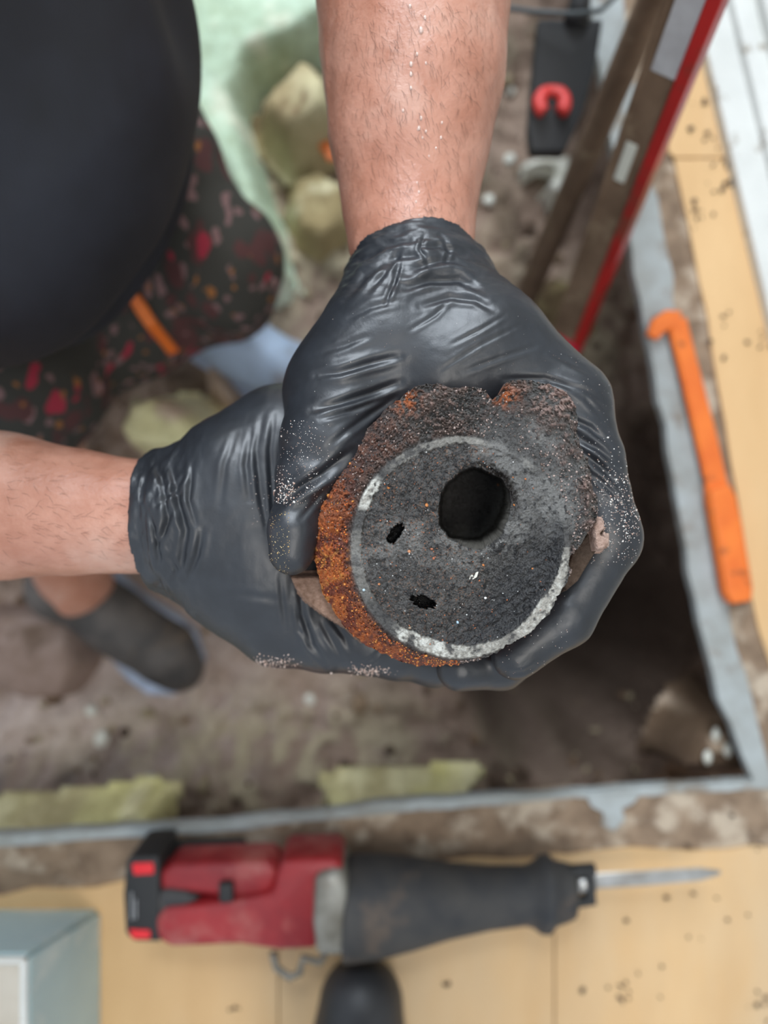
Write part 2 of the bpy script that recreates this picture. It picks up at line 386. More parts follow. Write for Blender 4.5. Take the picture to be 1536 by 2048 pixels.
prism('dirty_board', W(ro_j, -0.004) + W(rb_j[::-1], -0.004), 0.034, M['plyedge'], floor)
prism('dirty_board', W(bo_j, -0.004) + W(bb_j[::-1], -0.004), 0.034, M['plyedge'], floor)
def rb_at(y): return np.interp(y, [p[1] for p in rb], [p[0] for p in rb])
def bb_at(x): return np.interp(-x, [-p[0] for p in bb], [p[1] for p in bb])
# plywood panels right of the hole, seams across, then below the hole
for y0, y1 in ((-900, 314), (317, 1686)):
    prism('plywood_panel', W([(rb_at(y0), y0)] + [tuple(p) for p in rb_j if y0 + 5 < p[1] < y1 - 5] + [(rb_at(y1), y1), (2300, y1), (2300, y0)]), 0.038, M['ply'], floor, bev=0.0008)
for x0, x1 in ((-1300, 556), (558, 1108), (1110, 1640)):
    prism('plywood_panel', W([(x1, bb_at(x1))] + [tuple(p) for p in bb_j if x0 + 5 < p[0] < x1 - 5] + [(x0, bb_at(x0)), (x0, 3200), (x1, 3200)]), 0.038, M['ply'], floor, bev=0.0008)
prism('plywood_panel', W([(1643, 1690), (2300, 1690), (2300, 3200), (1643, 3200)]), 0.038, M['ply'], floor, bev=0.0008)
# cement smear on the boards
prism('cement_smear', W([(1172, 1590), (1282, 1586), (1268, 1606), (1244, 1618), (1250, 1640), (1228, 1662), (1204, 1650), (1208, 1626), (1184, 1614)], 0.0005), 0.004, M['grey'], floor)
# far side of the hole and its left side (outside the frame)
prism('subfloor_panel', [(-1.7, 1.25, 0), (0.45, 1.25, 0), (0.45, 2.0, 0), (-1.7, 2.0, 0)], 0.038, M['ply'], floor)
prism('subfloor_panel', [(-1.7, -0.36, 0), (-1.15, -0.36, 0), (-1.15, 1.245, 0), (-1.7, 1.245, 0)], 0.038, M['ply'], floor)
# joists under the two edges of the hole
def joist(a, b, n):
    a = P(*a, CAMZ); b = P(*b, CAMZ); n = np.array(n, float)
    a = a + n * 3.2; b = b + n * 3.2
    prism('floor_joist', [a + [0, 0, -0.04], b + [0, 0, -0.04], b + n + [0, 0, -0.04], a + n + [0, 0, -0.04]], 0.13, M['plyedge'], floor)
joist((1130, -900), (1528, 1600), (0.05, 0, 0)); joist((1600, 1600), (-1300, 1790), (0, -0.05, 0))

# soil
n = 420
gx, gy = np.meshgrid(np.linspace(-1.5, 0.62, n), np.linspace(-0.62, 1.35, n), indexing='ij')
pts = np.stack([gx.ravel(), gy.ravel(), np.zeros(n * n)], 1)
X = 768 + F * pts[:, 0]; Y = 1024 - F * pts[:, 1]          # soil map, 1500 units per metre
big = fbm(pts, 5, 4, 3); mid = fbm(pts, 18, 4, 11); fine = fbm(pts, 60, 3, 21)
def blob(cx, cy, rx, ry, e=2.0): return np.exp(-(((X - cx) / rx) ** 2 + ((Y - cy) / ry) ** 2) ** (e / 2))
z = -0.25 + 0.026 * big + 0.030 * mid + 0.012 * fine
z += 0.05 * blob(-20, 1480, 330, 260) + 0.03 * blob(560, 240, 300, 320)
pit = blob(1130, 1270, 200, 260, 3.5)
z += -0.34 * sst(0.15, 0.8, pit) * 1.0
z += -0.10 * blob(760, 1180, 260, 110)
z += 0.07 * sst(1440, 1560, Y) * (1 - sst(700, 1050, X))
flat = np.maximum(blob(235, 1255, 150, 130, 4), blob(500, 720, 140, 110, 4)); z = z * (1 - flat) + (-0.252) * flat
edge = sst(1330, 1500, X - 0.22 * (Y - 500)); z += 0.02 * edge
c_brown = lin((172, 150, 134)); c_dark = lin((106, 88, 75)); c_pink = lin((222, 204, 196)); c_olive = lin((206, 194, 164)); c_grey = lin((150, 144, 142)); c_pale = lin((214, 208, 180))
col = mixc(np.tile(c_brown, (len(X), 1)), c_dark, sst(-0.2, 0.5, mid))
col = mixc(col, c_pink, np.clip(blob(160, 1450, 480, 260) * 1.1, 0, 1) * sst(-0.5, 0.3, big + mid))
col = mixc(col, c_olive, np.clip(blob(560, 1500, 400, 110) + blob(620, 350, 260, 330) + blob(1100, 650, 230, 120) * 0.7, 0, 1) * sst(-0.4, 0.35, fine + mid))
col = mixc(col, c_grey, np.clip(blob(120, 1560, 300, 120), 0, 1) * sst(-0.3, 0.4, big - mid))
col = mixc(col, c_pale, sst(0.35, 0.55, mid - 0.6 * big) * blob(620, 250, 330, 380) * 0.8)
col = mixc(col, lin((64, 50, 41)), np.clip(1.1 * blob(1120, 1190, 310, 380, 3.0), 0, 1))  # shade of the pit painted into the soil colour, dark brown around it
pts[:, 2] = z
i = np.arange(n * n).reshape(n, n)
quads = np.stack([i[:-1, :-1].ravel(), i[1:, :-1].ravel(), i[1:, 1:].ravel(), i[:-1, 1:].ravel()], 1)
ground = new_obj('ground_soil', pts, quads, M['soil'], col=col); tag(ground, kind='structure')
soil_bvh = bvh_of(pts, quads)

# baseboard and wall on the right
a = P(1278, -400, CAMZ); b = P(1542, 700, CAMZ); dirv = (b - a) / np.linalg.norm(b - a); nv = np.array([-dirv[1], dirv[0], 0.0]); 
if nv[0] < 0: nv = -nv
A0 = a - dirv * 1.2; B0 = b + dirv * 1.2
prof = [(0, 0.0005), (0, 0.013), (.001, .014), (.028, .016), (.030, .024), (.042, .026), (.044, .021), (.052, .021), (.054, .032), (.070, .034), (.072, .029), (.080, .029), (.082, .045), (.110, .047), (.110, 0.0005)]
rings = [np.array([q + nv * o_ + np.array([0, 0, h]) for o_, h in prof]) for q in np.linspace(A0, B0, 9)]
bsb = loft('baseboard_right', rings, M['white'], smooth=False); tag(bsb, kind='structure')
wr = box('wall_right', (A0 + B0) / 2 + nv * 0.140 + np.array([0, 0, 1.2]), (B0 - A0) / 2, nv * 0.028, (0, 0, 1.2), M['white']); tag(wr, kind='structure')

# crumbs of soil on the boards
items = []
def floor_hit(x, y):
    items.append((P(x, y, CAMZ - 0.001), rng.uniform(0.001, 0.0034), lin((90, 70, 54)) * rng.uniform(0.5, 1.2)))
for x, y, s, k in ((1440, 190, 10, 3), (1480, 370, 16, 14), (1400, 210, 8, 4), (1395, 440, 14, 6), (1440, 380, 12, 5), (1380, 420, 10, 3), (1535, 550, 8, 4), (1528, 680, 10, 5),
                   (1245, 1990, 14, 8), (1530, 2010, 16, 10), (1500, 1690, 18, 6), (890, 1970, 5, 2), (475, 2018, 6, 3), (1400, 1800, 60, 8), (1300, 1950, 80, 12), (1420, 300, 30, 8), (1440, 700, 40, 8)):
    for _ in range(k): floor_hit(x + rng.normal() * s, y + rng.normal() * s)
cr = grains('floor_crumbs', items, M['grit']); tag(cr, 'dark soil crumbs scattered over the tan plywood around the hole', 'crumbs', kind='stuff')
items = []
for _ in range(900):
    x = rng.uniform(-0.75, 0.36); y = rng.uniform(-0.36, 0.85); h = soil_bvh.ray_cast(Vector((x, y, 0.3)), Vector((0, 0, -1)))[0]
    if h is None: continue
    cc = lin([(120, 98, 80), (86, 70, 58), (170, 156, 130), (140, 120, 100)][rng.integers(4)])
    items.append((np.array(h), rng.uniform(0.002, 0.009) if rng.random() < 0.85 else rng.uniform(0.009, 0.016), cc))
sg = grains('soil_clods', items, M['rock']); tag(sg, 'small clods and grit strewn over the brown soil in the hole', 'clods', kind='stuff')

# rocks and slabs in the hole
def slab(name, poly, ztop, h, cols, seed, label, cat, rough=0.010, group=None, step=0.006, soft=30, pad=0.003):
    poly = np.array([P(x, y, CAMZ - ztop)[:2] for x, y in poly]); lo = poly.min(0) - 0.012; hi = poly.max(0) + 0.012
    nx = int((hi[0] - lo[0]) / step) + 2; ny = int((hi[1] - lo[1]) / step) + 2
    gx, gy = np.meshgrid(np.linspace(lo[0], hi[0], nx), np.linspace(lo[1], hi[1], ny), indexing='ij'); q = np.stack([gx.ravel(), gy.ravel()], 1)
    ins = np.zeros(len(q), bool); dist = np.full(len(q), 1e9)
    for k in range(len(poly)):
        a, b = poly[k], poly[(k + 1) % len(poly)]; ab = b - a
        t = np.clip((q - a) @ ab / (ab @ ab), 0, 1); dist = np.minimum(dist, np.linalg.norm(q - a - t[:, None] * ab, axis=1))
        cond = (a[1] > q[:, 1]) != (b[1] > q[:, 1]); ins ^= cond & (q[:, 0] < (b[0] - a[0]) * (q[:, 1] - a[1]) / (b[1] - a[1] + 1e-12) + a[0])
    sd = np.where(ins, dist, -dist); p3 = np.stack([q[:, 0], q[:, 1], np.zeros(len(q))], 1)
    nz = fbm(p3, 14, 4, seed); n2 = fbm(p3, 45, 3, seed + 9)
    up = sst(-pad, soft * 0.001, sd + pad * n2)
    zz = ztop - h * (1 - up) + rough * nz * up + 0.35 * rough * n2
    c = mixc(np.tile(lin(cols[0]), (len(q), 1)), lin(cols[1]), sst(-0.25, 0.35, nz)); c = mixc(c, lin(cols[2]), sst(0.15, 0.45, n2 - 0.5 * nz))
    i = np.arange(nx * ny).reshape(nx, ny); qd = np.stack([i[:-1, :-1].ravel(), i[1:, :-1].ravel(), i[1:, 1:].ravel(), i[:-1, 1:].ravel()], 1)
    keep = (sd[qd] > -pad * 1.2).any(1); qd = qd[keep]; used = np.unique(qd); remap = -np.ones(len(q), int); remap[used] = np.arange(len(used))
    V = np.stack([q[:, 0], q[:, 1], zz], 1)[used]; top = remap[qd]
    B = V.copy(); B[:, 2] = ztop - h - 0.004
    m = len(V); ed = {}
    for f in top:
        for k in range(4):
            e = (f[k], f[(k + 1) % 4]); ed[e] = 1
    side = [(a + 0, a + m, b + m, b + 0) for (a, b) in ed if (b, a) not in ed]
    allf = np.concatenate([top, top[:, ::-1] + m, np.array(side)])
    o = new_obj(name, np.concatenate([V, B]), allf, M['rock'], col=np.concatenate([c[used], c[used]])); tag(o, label, cat, group); return o
slab('plaster_slab', [(250, -160), (690, -160), (690, 30), (600, 95), (520, 130), (495, 190), (520, 290), (560, 420), (580, 530), (520, 560), (470, 470), (400, 330), (300, 180)], -0.14, 0.10,
     ((212, 234, 212), (196, 218, 192), (228, 236, 214)), 31, 'large pale mint plaster slab between the floral shorts and the bare forearm', 'slab', 0.010)
slab('rock', [(590, 45), (650, 90), (690, 150), (690, 230), (610, 285), (560, 290), (490, 220), (485, 165), (540, 120)], -0.12, 0.09,
     ((182, 164, 126), (222, 212, 172), (140, 118, 88)), 32, 'knobbly yellow-brown rock lying on the mint slab', 'rock', 0.016)
slab('rock', [(560, 330), (640, 300), (720, 350), (720, 470), (640, 520), (570, 480), (545, 400)], -0.18, 0.07,
     ((206, 194, 150), (170, 152, 112), (226, 218, 182)), 33, 'olive-yellow rock at the lower tip of the mint slab, beside the wrist', 'rock', 0.016)
slab('rock', [(225, 770), (290, 745), (350, 760), (420, 820), (430, 880), (390, 920), (300, 940), (215, 915), (185, 850)], -0.06, 0.17,
     ((248, 240, 186), (250, 242, 200), (222, 198, 176)), 34, 'pale yellow rock above the left-hand glove cuff', 'rock', 0.012)
slab('rock', [(385, 690), (420, 670), (470, 760), (520, 830), (450, 835), (385, 790)], -0.17, 0.08,
     ((196, 172, 152), (176, 152, 132), (150, 128, 104)), 35, 'pinkish stone wedged between the yellow rock and the pale blue shoe', 'rock', 0.008)
slab('rock', [(-60, 1200), (60, 1190), (150, 1230), (190, 1330), (160, 1420), (60, 1440), (-60, 1400)], -0.20, 0.07,
     ((176, 156, 148), (160, 138, 128), (130, 110, 98)), 36, 'broad pinkish-grey rock under the bare left-hand forearm', 'rock', 0.012)
slab('rock', [(1060, 1050), (1070, 0)][:0] + [(1040, 560), (1120, 520), (1215, 560), (1235, 660), (1180, 740), (1080, 720), (1030, 640)], -0.22, 0.06,
     ((120, 106, 76), (96, 80, 58), (146, 134, 96)), 37, 'dull olive rock at the foot of the red level', 'rock', 0.010)
slab('rock', [(1420, 1420), (1470, 1400), (1530, 1560), (1350, 1560), (1370, 1500)], -0.05, 0.10,
     ((112, 92, 74), (90, 72, 58), (186, 166, 146)), 38, 'crumbling brown ledge of earth in the corner of the hole', 'ledge', 0.022, soft=12)
for pts_, lab, sd_ in (([(-120, 1660), (0, 1648), (160, 1636), (250, 1618), (310, 1622), (300, 1690), (0, 1710), (-120, 1715)], 'strip of yellow insulation under the board edge, by the pale blue box', 41),
                  ([(650, 1602), (720, 1592), (860, 1588), (960, 1586), (900, 1635), (660, 1650)], 'strip of yellow-green insulation under the middle of the board edge', 42)):
    slab('insulation_strip', pts_, -0.030, 0.06, ((226, 220, 160), (204, 194, 150), (236, 230, 186)), sd_, lab, 'insulation', 0.020, soft=8, pad=.006, group='yellow insulation strips')

# pebbles and plaster bits seen one by one
def pebble(name, px, py, r, label, matk='whitebit', sq=(1, 0.85, 0.6), lift=0.3, group=None, cat='pebble', seed=0):
    h, nn = cast(soil_bvh, px, py)
    bm = bmesh.new(); bmesh.ops.create_icosphere(bm, subdivisions=3, radius=1.0); v = np.array([q.co[:] for q in bm.verts]); f = [[q.index for q in t.verts] for t in bm.faces]; bm.free()
    v = v * (1 + 0.22 * fbm(v, 1.3, 3, seed + int(px)))[:, None] * np.array(sq) * r
    o = new_obj(name, v, f, M[matk]); o.location = Vector(h) + Vector((0, 0, r * lift)); o.rotation_euler = (0, 0, px % 6)
    tag(o, label, cat, group); return o
pebble('pebble', 205, 1476, 0.011, 'brightest round white pebble on the brown soil below the bare left-hand forearm')
pebble('pebble', 183, 1420, 0.008, 'small white pebble just above the brightest round one')
pebble('pebble', 620, 1398, 0.008, 'lone grey-white pebble on dark soil under the two gloves', 'whitebit')
pebble('pebble', 303, 1555, 0.007, 'small grey-white pebble nearest the yellow insulation')
pebble('pebble', 1020, 184, 0.0075, 'small cream pebble between forearm and black tool blade')
pebble('pebble', 1018, 320, 0.008, 'cream pebble just left of the white plaster fragment')
pebble('pebble', 978, 402, 0.008, 'cream pebble on dark soil beside the upper wrist')
pebble('pebble', 1250, 1120, 0.007, 'faint brown pebble down in the dark pit', 'crumb')
slab('plaster_fragment', [(1040, 320), (1075, 310), (1120, 308), (1146, 300), (1146, 345), (1138, 375), (1140, 405), (1122, 415), (1108, 385), (1088, 370), (1110, 350), (1105, 335), (1075, 335), (1052, 350)], -0.21, 0.04,
     ((228, 228, 216), (206, 200, 186), (236, 236, 228)), 51, 'hooked white plaster fragment below the black tool blade', 'plaster', 0.003, step=0.003, soft=5, pad=0.001)
for k, (x, y) in enumerate(((1432, 1470), (1455, 1500), (1415, 1515), (1470, 1455))):
    h = P(x, y, CAMZ + 0.045)
    bm = bmesh.new(); bmesh.ops.create_icosphere(bm, subdivisions=2, radius=1.0); v = np.array([q.co[:] for q in bm.verts]); f = [[q.index for q in t.verts] for t in bm.faces]; bm.free()
    v = v * (1 + 0.25 * fbm(v, 1.5, 3, k))[:, None] * 0.0055 * np.array((0.8, 1.4, 0.6)); o = new_obj('stone_chip', v, f, M['whitebit']); o.location = h
    tag(o, ['uppermost but one whitish chip on the earth ledge in the corner', 'whitish chip nearest the grey board on the earth ledge', 'lowest whitish chip on the earth ledge', 'topmost whitish chip on the earth ledge'][k], 'stone', 'whitish chips on the earth ledge')

# ------------------------------------------------------------------ things lying about
# red spirit level leaning into the hole
lv = empty('spirit_level', P(1138, 668, 0.86)); tag(lv, 'long muddy red box level with silver label, leaning into the hole', 'spirit level')
T0 = P(1440, -140, 0.464); T1 = P(1138, 668, 0.86)
ax = (T1 - T0) / np.linalg.norm(T1 - T0)
L = np.linalg.norm(T1 - T0) / 2; mid_ = (T0 + T1) / 2; hw, ht, th = 0.0150, 0.0085, math.radians(24)
up = np.array([-.12, -.20, 1.0]); up = up - ax * (up @ ax); up /= np.linalg.norm(up); sx = np.cross(ax, up)
if sx[0] < 0: sx = -sx
nrm_face = up * math.cos(th) - sx * math.sin(th); across = sx * math.cos(th) + up * math.sin(th)     # muddy web faces up and left, red flange right
bodyb = box('beam', mid_, ax * L, across * hw, nrm_face * ht, M['mud'], None, 0.0015); reparent(bodyb, lv)
for s, nm in ((1, 'flange'), (-1, 'flange')):
    o = box(nm, mid_ + across * (hw * s), ax * L, across * (0.0052 if s > 0 else 0.002), nrm_face * (ht + 0.0022), M['red'] if s > 0 else M['mud'], None, 0.001); reparent(o, lv); o['label'] = 'red edge flange' if s > 0 else 'mud-covered edge flange'
o = box('end_cap', T1 + ax * 0.014, ax * 0.014, across * (hw + 0.004), nrm_face * (ht + 0.003), M['crimson'], None, 0.003); reparent(o, lv); o['label'] = 'crimson rubber end cap'
o = box('end_cap', T0 - ax * 0.01, ax * 0.012, across * (hw + 0.004), nrm_face * (ht + 0.003), M['crimson'], None, 0.003); reparent(o, lv)
def onbeam(px, py):
    d = P(px, py, 1.0) - np.array([0, 0, CAMZ]); o0 = np.array([0, 0, CAMZ]); pc = mid_ + nrm_face * ht; t = ((pc - o0) @ nrm_face) / (d @ nrm_face); q = o0 + d * t
    return (q - mid_) @ ax
t0 = onbeam(1410, -60); t1 = onbeam(1338, 155)
o = box('label_plate', mid_ + nrm_face * (ht + 0.0004) + ax * (t0 + t1) / 2 + across * 0.002, ax * abs(t1 - t0) / 2, across * 0.0120, nrm_face * 0.0006, M['label'], None, 0.0005); reparent(o, lv); o['label'] = 'silver sticker'
t0 = onbeam(1262, 285); t1 = onbeam(1225, 355)
o = box('vial_window', mid_ + nrm_face * (ht + 0.0003) + ax * (t0 + t1) / 2 - across * 0.004, ax * abs(t1 - t0) / 2, across * 0.005, nrm_face * 0.0008, M['vial'], None, 0.0006); reparent(o, lv); o['label'] = 'pale vial window'
# muddy wooden handle beside it
h0 = P(1330, -60, 0.583); h1 = P(1050, 600, 0.948)
hd = empty('shovel', h1); tag(hd, 'mud-caked round shovel handle running down beside the red level', 'shovel')
o = tube('handle', [h0 - (h1 - h0) * 0.12, h0, (h0 + h1) / 2, h1], [0.0125, 0.0125, 0.013, 0.014], M['mud'], None, 16); reparent(o, hd)
dh = (h1 - h0) / np.linalg.norm(h1 - h0); sd = np.cross(dh, [0, 0, 1]); sd /= np.linalg.norm(sd); un = np.cross(sd, dh)
rings = []
for t, wd, dz in ((0, 0.018, 0.004), (0.03, 0.035, 0.004), (0.06, 0.06, 0.0025), (0.12, 0.062, 0.002), (0.17, 0.045, 0.002), (0.2, 0.01, 0.001)):
    rings.append(np.array([h1 + dh * t * 0.6 + sd * wd * math.cos(a) * 0.7 + un * (dz * math.sin(a) - 0.02 * (wd * math.cos(a) / 0.06) ** 2) for a in np.linspace(0, 2 * math.pi, 20, endpoint=False)]))
o = loft('blade', rings, M['mud']); reparent(o, hd)

# black tapered tool with red horseshoe mark, cable across its top
bt = empty('oscillating_tool_blade', P(1100, 290, 0.97)); bt.name = 'black_tool'; tag(bt, 'flat black tapered tool with a red horseshoe mark, standing in the hole edge', 'tool')
poly = [P(x, y, d) for x, y, d in ((1076, 38, .715), (1206, 38, .715), (1192, 130, .728), (1168, 220, .742), (1130, 302, .755), (1062, 302, .755), (1056, 260, .748), (1066, 140, .730))]
o = prism('tool_body', poly, 0.016, M['blackpl'], None, 0.002); reparent(o, bt)
c = P(1104, 206, .737); ring = []
for a in np.linspace(math.radians(-50), math.radians(230), 22):
    ring.append(c + np.array([math.cos(a), math.sin(a), 0.1 * -math.sin(a)]) * 0.0125 + np.array([0, 0, 0.0]))
o = tube('horseshoe_mark', ring, [.007] * 9 + [.006] * 4 + [.007] * 9, M['redmark'], None, 8); reparent(o, bt); o['label'] = 'red horseshoe mark'
o = tube('tool_neck', [P(1150, 50, .72), P(1160, 5, .71), P(1175, -80, .70)], [0.013, 0.010, 0.009], M['blackpl'], None, 12); reparent(o, bt)
cb = tube('cable', [P(900, -40, .72), P(1015, 16, .71), P(1070, 24, .70), P(1150, 28, .69), P(1200, 22, .70), P(1245, -20, .71), P(1290, -100, .72)], 0.0025, M['cable']); tag(cb, 'thin dark cable crossing above the black tool with horseshoe mark', 'cable')

# orange pry bar on the boards
ob = empty('pry_bar', P(1400, 900, CAMZ)); tag(ob, 'narrow orange pry bar with thick grip lying along the grey edge', 'pry bar')
def strip(name, pts, thick, matk, par=None, cap_=True, z=None):
    V = []; cen = [np.array(q[:3], float) for q in pts]; rings = []
    for k, q in enumerate(pts):
        t = cen[min(k + 1, len(cen) - 1)] - cen[max(k - 1, 0)]; t /= np.linalg.norm(t); s_ = np.cross(t, [0, 0, 1]); s_ /= np.linalg.norm(s_); u = np.cross(s_, t)
        rings.append(np.array([cen[k] + s_ * q[3] * a + u * thick * b for a, b in ((1, -.4), (1, .4), (.8, 1), (-.8, 1), (-1, .4), (-1, -.4), (-.8, -1), (.8, -1))]))
    return loft(name, rings, M[matk], par, smooth=False)
def pts4(l, d): return [(*P(x, y, d), R(w_, d)) for x, y, w_ in l]
o = strip('shank', pts4([(1352, 640, 20), (1372, 720, 20), (1392, 800, 21), (1412, 880, 22), (1430, 960, 22), (1434, 985, 24)], CAMZ - .007), .004, 'orange'); reparent(o, ob)
o = strip('claw', pts4([(1358, 642, 19), (1335, 640, 20), (1316, 652, 18), (1303, 675, 12)], CAMZ - .008), .004, 'orange'); reparent(o, ob)
o = strip('grip', pts4([(1432, 975, 24), (1440, 1000, 29), (1452, 1060, 30), (1462, 1120, 30), (1472, 1180, 30), (1476, 1203, 22)], CAMZ - .010), .009, 'orange'); bevel(o, 0.002); reparent(o, ob); o['label'] = 'thick bright orange grip'
# little orange strip on the soil by the forearm
q = cast(soil_bvh, 655, 325)[0]
o = strip('plastic_strip', [(q[0] - .012, q[1] + .022, q[2] + .05, .006), (q[0], q[1], q[2] + .05, .008), (q[0] + .012, q[1] - .018, q[2] + .048, .007)], .002, 'orange'); tag(o, 'short red-orange plastic strip on the rock beside the forearm', 'plastic strip')

# pale blue box, lower left
bx = empty('storage_box', P(60, 1900, CAMZ)); tag(bx, 'pale blue-grey box with a white rim in the lower corner of the plywood', 'box')
tr = P(52, 1916, 0.62); br = P(192, 1828, CAMZ - 0.001)
top = [tr, tr + [-.30, 0, 0], tr + [-.30, -.28, 0], tr + [0, -.28, 0]]; bot = [br, br + [-.36, 0, 0], br + [-.36, -.30, 0], br + [0, -.30, 0]]
def quadwall(nm, a, b, c_, d_, mk):
    a, b, c_, d_ = [np.array(q_, float) for q_ in (a, b, c_, d_)]; nn = np.cross(b - a, c_ - a); nn /= np.linalg.norm(nn); t = nn * 0.004
    V = [a, b, c_, d_, a + t, b + t, c_ + t, d_ + t]; o_ = new_obj(nm, V, [(3, 2, 1, 0), (4, 5, 6, 7), (0, 1, 5, 4), (1, 2, 6, 5), (2, 3, 7, 6), (3, 0, 4, 7)], M[mk], None, False); reparent(o_, bx); return o_
for k in range(4): quadwall('side_panel', top[k], bot[k], bot[(k + 1) % 4], top[(k + 1) % 4], 'teal')
o = prism('lid', [t_ + np.array([0, 0, 0.003]) for t_ in top], 0.004, M['tan']); reparent(o, bx); o['label'] = 'tan lid'
for k in range(4):
    o = tube('rim', [top[k] + [0, 0, .003], top[(k + 1) % 4] + [0, 0, .003]], 0.0035, M['white'], None, 8); reparent(o, bx); o['label'] = 'white rim'

# reciprocating saw
SD = 0.705
sw = empty('reciprocating_saw', P(700, 1810, CAMZ)); tag(sw, 'red and black cordless reciprocating saw lying on the plywood', 'power saw')
def sp(name, poly, dtop, thick, mk, bev=0.004, lab=None):
    o_ = prism(name, [P(x, y, dtop) for x, y in poly], thick, M[mk], None, 0); md = o_.modifiers.new('b', 'BEVEL'); md.width = bev; md.segments = 3; md.limit_method = 'ANGLE'
    o_.data.polygons.foreach_set('use_smooth', [True] * len(o_.data.polygons)); reparent(o_, sw)
    if lab: o_['label'] = lab
    return o_
sp('battery', [(252, 1722), (262, 1714), (318, 1712), (322, 1885), (268, 1884), (250, 1868), (246, 1790)], 0.675, 0.060, 'blackpl', 0.006)
sp('battery_latch', [(262, 1728), (306, 1726), (308, 1750), (266, 1752)], 0.673, 0.012, 'brightred', 0.002, 'bright red latch')
sp('battery_latch', [(256, 1860), (300, 1862), (300, 1880), (264, 1880)], 0.673, 0.012, 'brightred', 0.002, 'bright red latch')
sp('gauge_mark', [(262, 1785), (264, 1785), (264, 1840), (262, 1840)], 0.6735, 0.002, 'label', 0.0002, 'pale fuel gauge line')
sp('gauge_mark', [(270, 1800), (272, 1800), (272, 1838), (270, 1838)], 0.6735, 0.002, 'label', 0.0002, 'pale fuel gauge line')
sp('top_cover', [(300, 1718), (420, 1712), (480, 1712), (478, 1740), (330, 1742)], 0.700, 0.045, 'blackpl', 0.006)
sp('handle', [(312, 1745), (345, 1730), (450, 1726), (540, 1722), (560, 1745), (548, 1785), (500, 1806), (430, 1796), (380, 1790), (318, 1796)], 0.680, 0.045, 'toolred', 0.012)
sp('motor_housing', [(330, 1815), (400, 1812), (440, 1806), (545, 1790), (560, 1722), (675, 1718), (690, 1742), (640, 1762), (634, 1900), (560, 1904), (480, 1892), (340, 1898), (312, 1880), (308, 1840)], 0.672, 0.060, 'toolred', 0.014)
sp('grip_pad', [(302, 1790), (330, 1778), (368, 1784), (400, 1800), (365, 1822), (325, 1838), (302, 1830)], 0.676, 0.045, 'rubber', 0.010)
sp('switch', [(436, 1770), (464, 1768), (466, 1806), (438, 1808)], 0.672, 0.02, 'blackpl', 0.002)
sp('gearbox', [(628, 1752), (680, 1740), (694, 1770), (696, 1915), (632, 1918), (624, 1850)], 0.664, 0.070, 'metal', 0.008)
o = tube('hook', [P(545, 1905, .70), P(552, 1935, .70), P(580, 1955, .70), P(600, 1945, .70), P(606, 1915, .70), P(640, 1925, .70), P(650, 1908, .70)], 0.0035, M['metal'], None, 8); reparent(o, sw)
prof_ = [(690, 104), (700, 108), (760, 104), (830, 92), (900, 76), (980, 64), (1050, 60), (1066, 66), (1080, 78), (1096, 80), (1108, 66), (1130, 60), (1146, 54)]
rings = []
for x, r in prof_:
    cy = 1815 - (x - 690) * 0.07; cc = P(x, cy, SD); rr = R(r, SD) * 0.93
    rings.append(np.array([cc + np.array([0.05 * rr * math.cos(a), rr * math.cos(a), max(-0.0435, rr * math.sin(a) * 0.95)]) for a in np.linspace(0, 2 * math.pi, 40, endpoint=False)]))
o = loft('rubber_boot', rings, M['rubber']); reparent(o, sw)
o = strip('blade', [(*P(1180, 1762, .705), .0075), (*P(1300, 1755, .705), .007), (*P(1400, 1748, .706), .006), (*P(1440, 1745, .706), .002)], .0006, 'steel'); 
o.rotation_euler = (0, 0, 0); reparent(o, sw)
for y in (1738, 1800): o = strip('clamp', [(*P(1140, y + 4, .70), .005), (*P(1190, y - 2, .70), .004)], .005, 'blackpl'); reparent(o, sw)
o = strip('clamp', [(*P(1178, 1738, .70), .005), (*P(1180, 1800, .70), .005)], .006, 'blackpl'); reparent(o, sw)
o = tube('plunger', [P(1140, 1770, .702), P(1190, 1763, .702)], .008, M['steel'], None, 14); reparent(o, sw)

# boot of whoever stands at the edge
bch = [[(P(722, 2006, .715), .040), (P(716, 2120, .715), .042), (P(712, 2420, .715), .040)], [(P(712, 2400, .70), .042), (P(712, 2440, .62), .050), (P(712, 2450, .48), .055)], [(P(716, 2100, .705), .040), (P(712, 2350, .66), .045)]]
def bsdf(p):
    r = None
    for c_ in bch: q_ = chain(p, c_, .01); r = q_ if r is None else smin(r, q_, .02)
    return np.maximum(np.maximum(r, 0.012 - p[:, 2]), p[:, 2] - 0.26)
lo, hi = bounds(bch, .01); v, f = nets(bsdf, lo, hi, .004); v = relax(v, f, 1)
bo_ = empty('work_boot', P(715, 2200, CAMZ)); tag(bo_, 'rounded black boot toe just below the saw', 'boot')
o = new_obj('upper', v, f, M['boot']); reparent(o, bo_)
outl = []
for a in np.linspace(0, 2 * math.pi, 36, endpoint=False):
    cx, cy = P(716, 2215, CAMZ)[:2]; ex = 0.047 * math.cos(a); ey = 0.150 * abs(math.sin(a)) ** 0.8 * np.sign(math.sin(a)); outl.append((cx + ex, cy + ey, 0.0145))
o = prism('sole', outl, 0.0135, M['rubber'], None, .002); reparent(o, bo_)

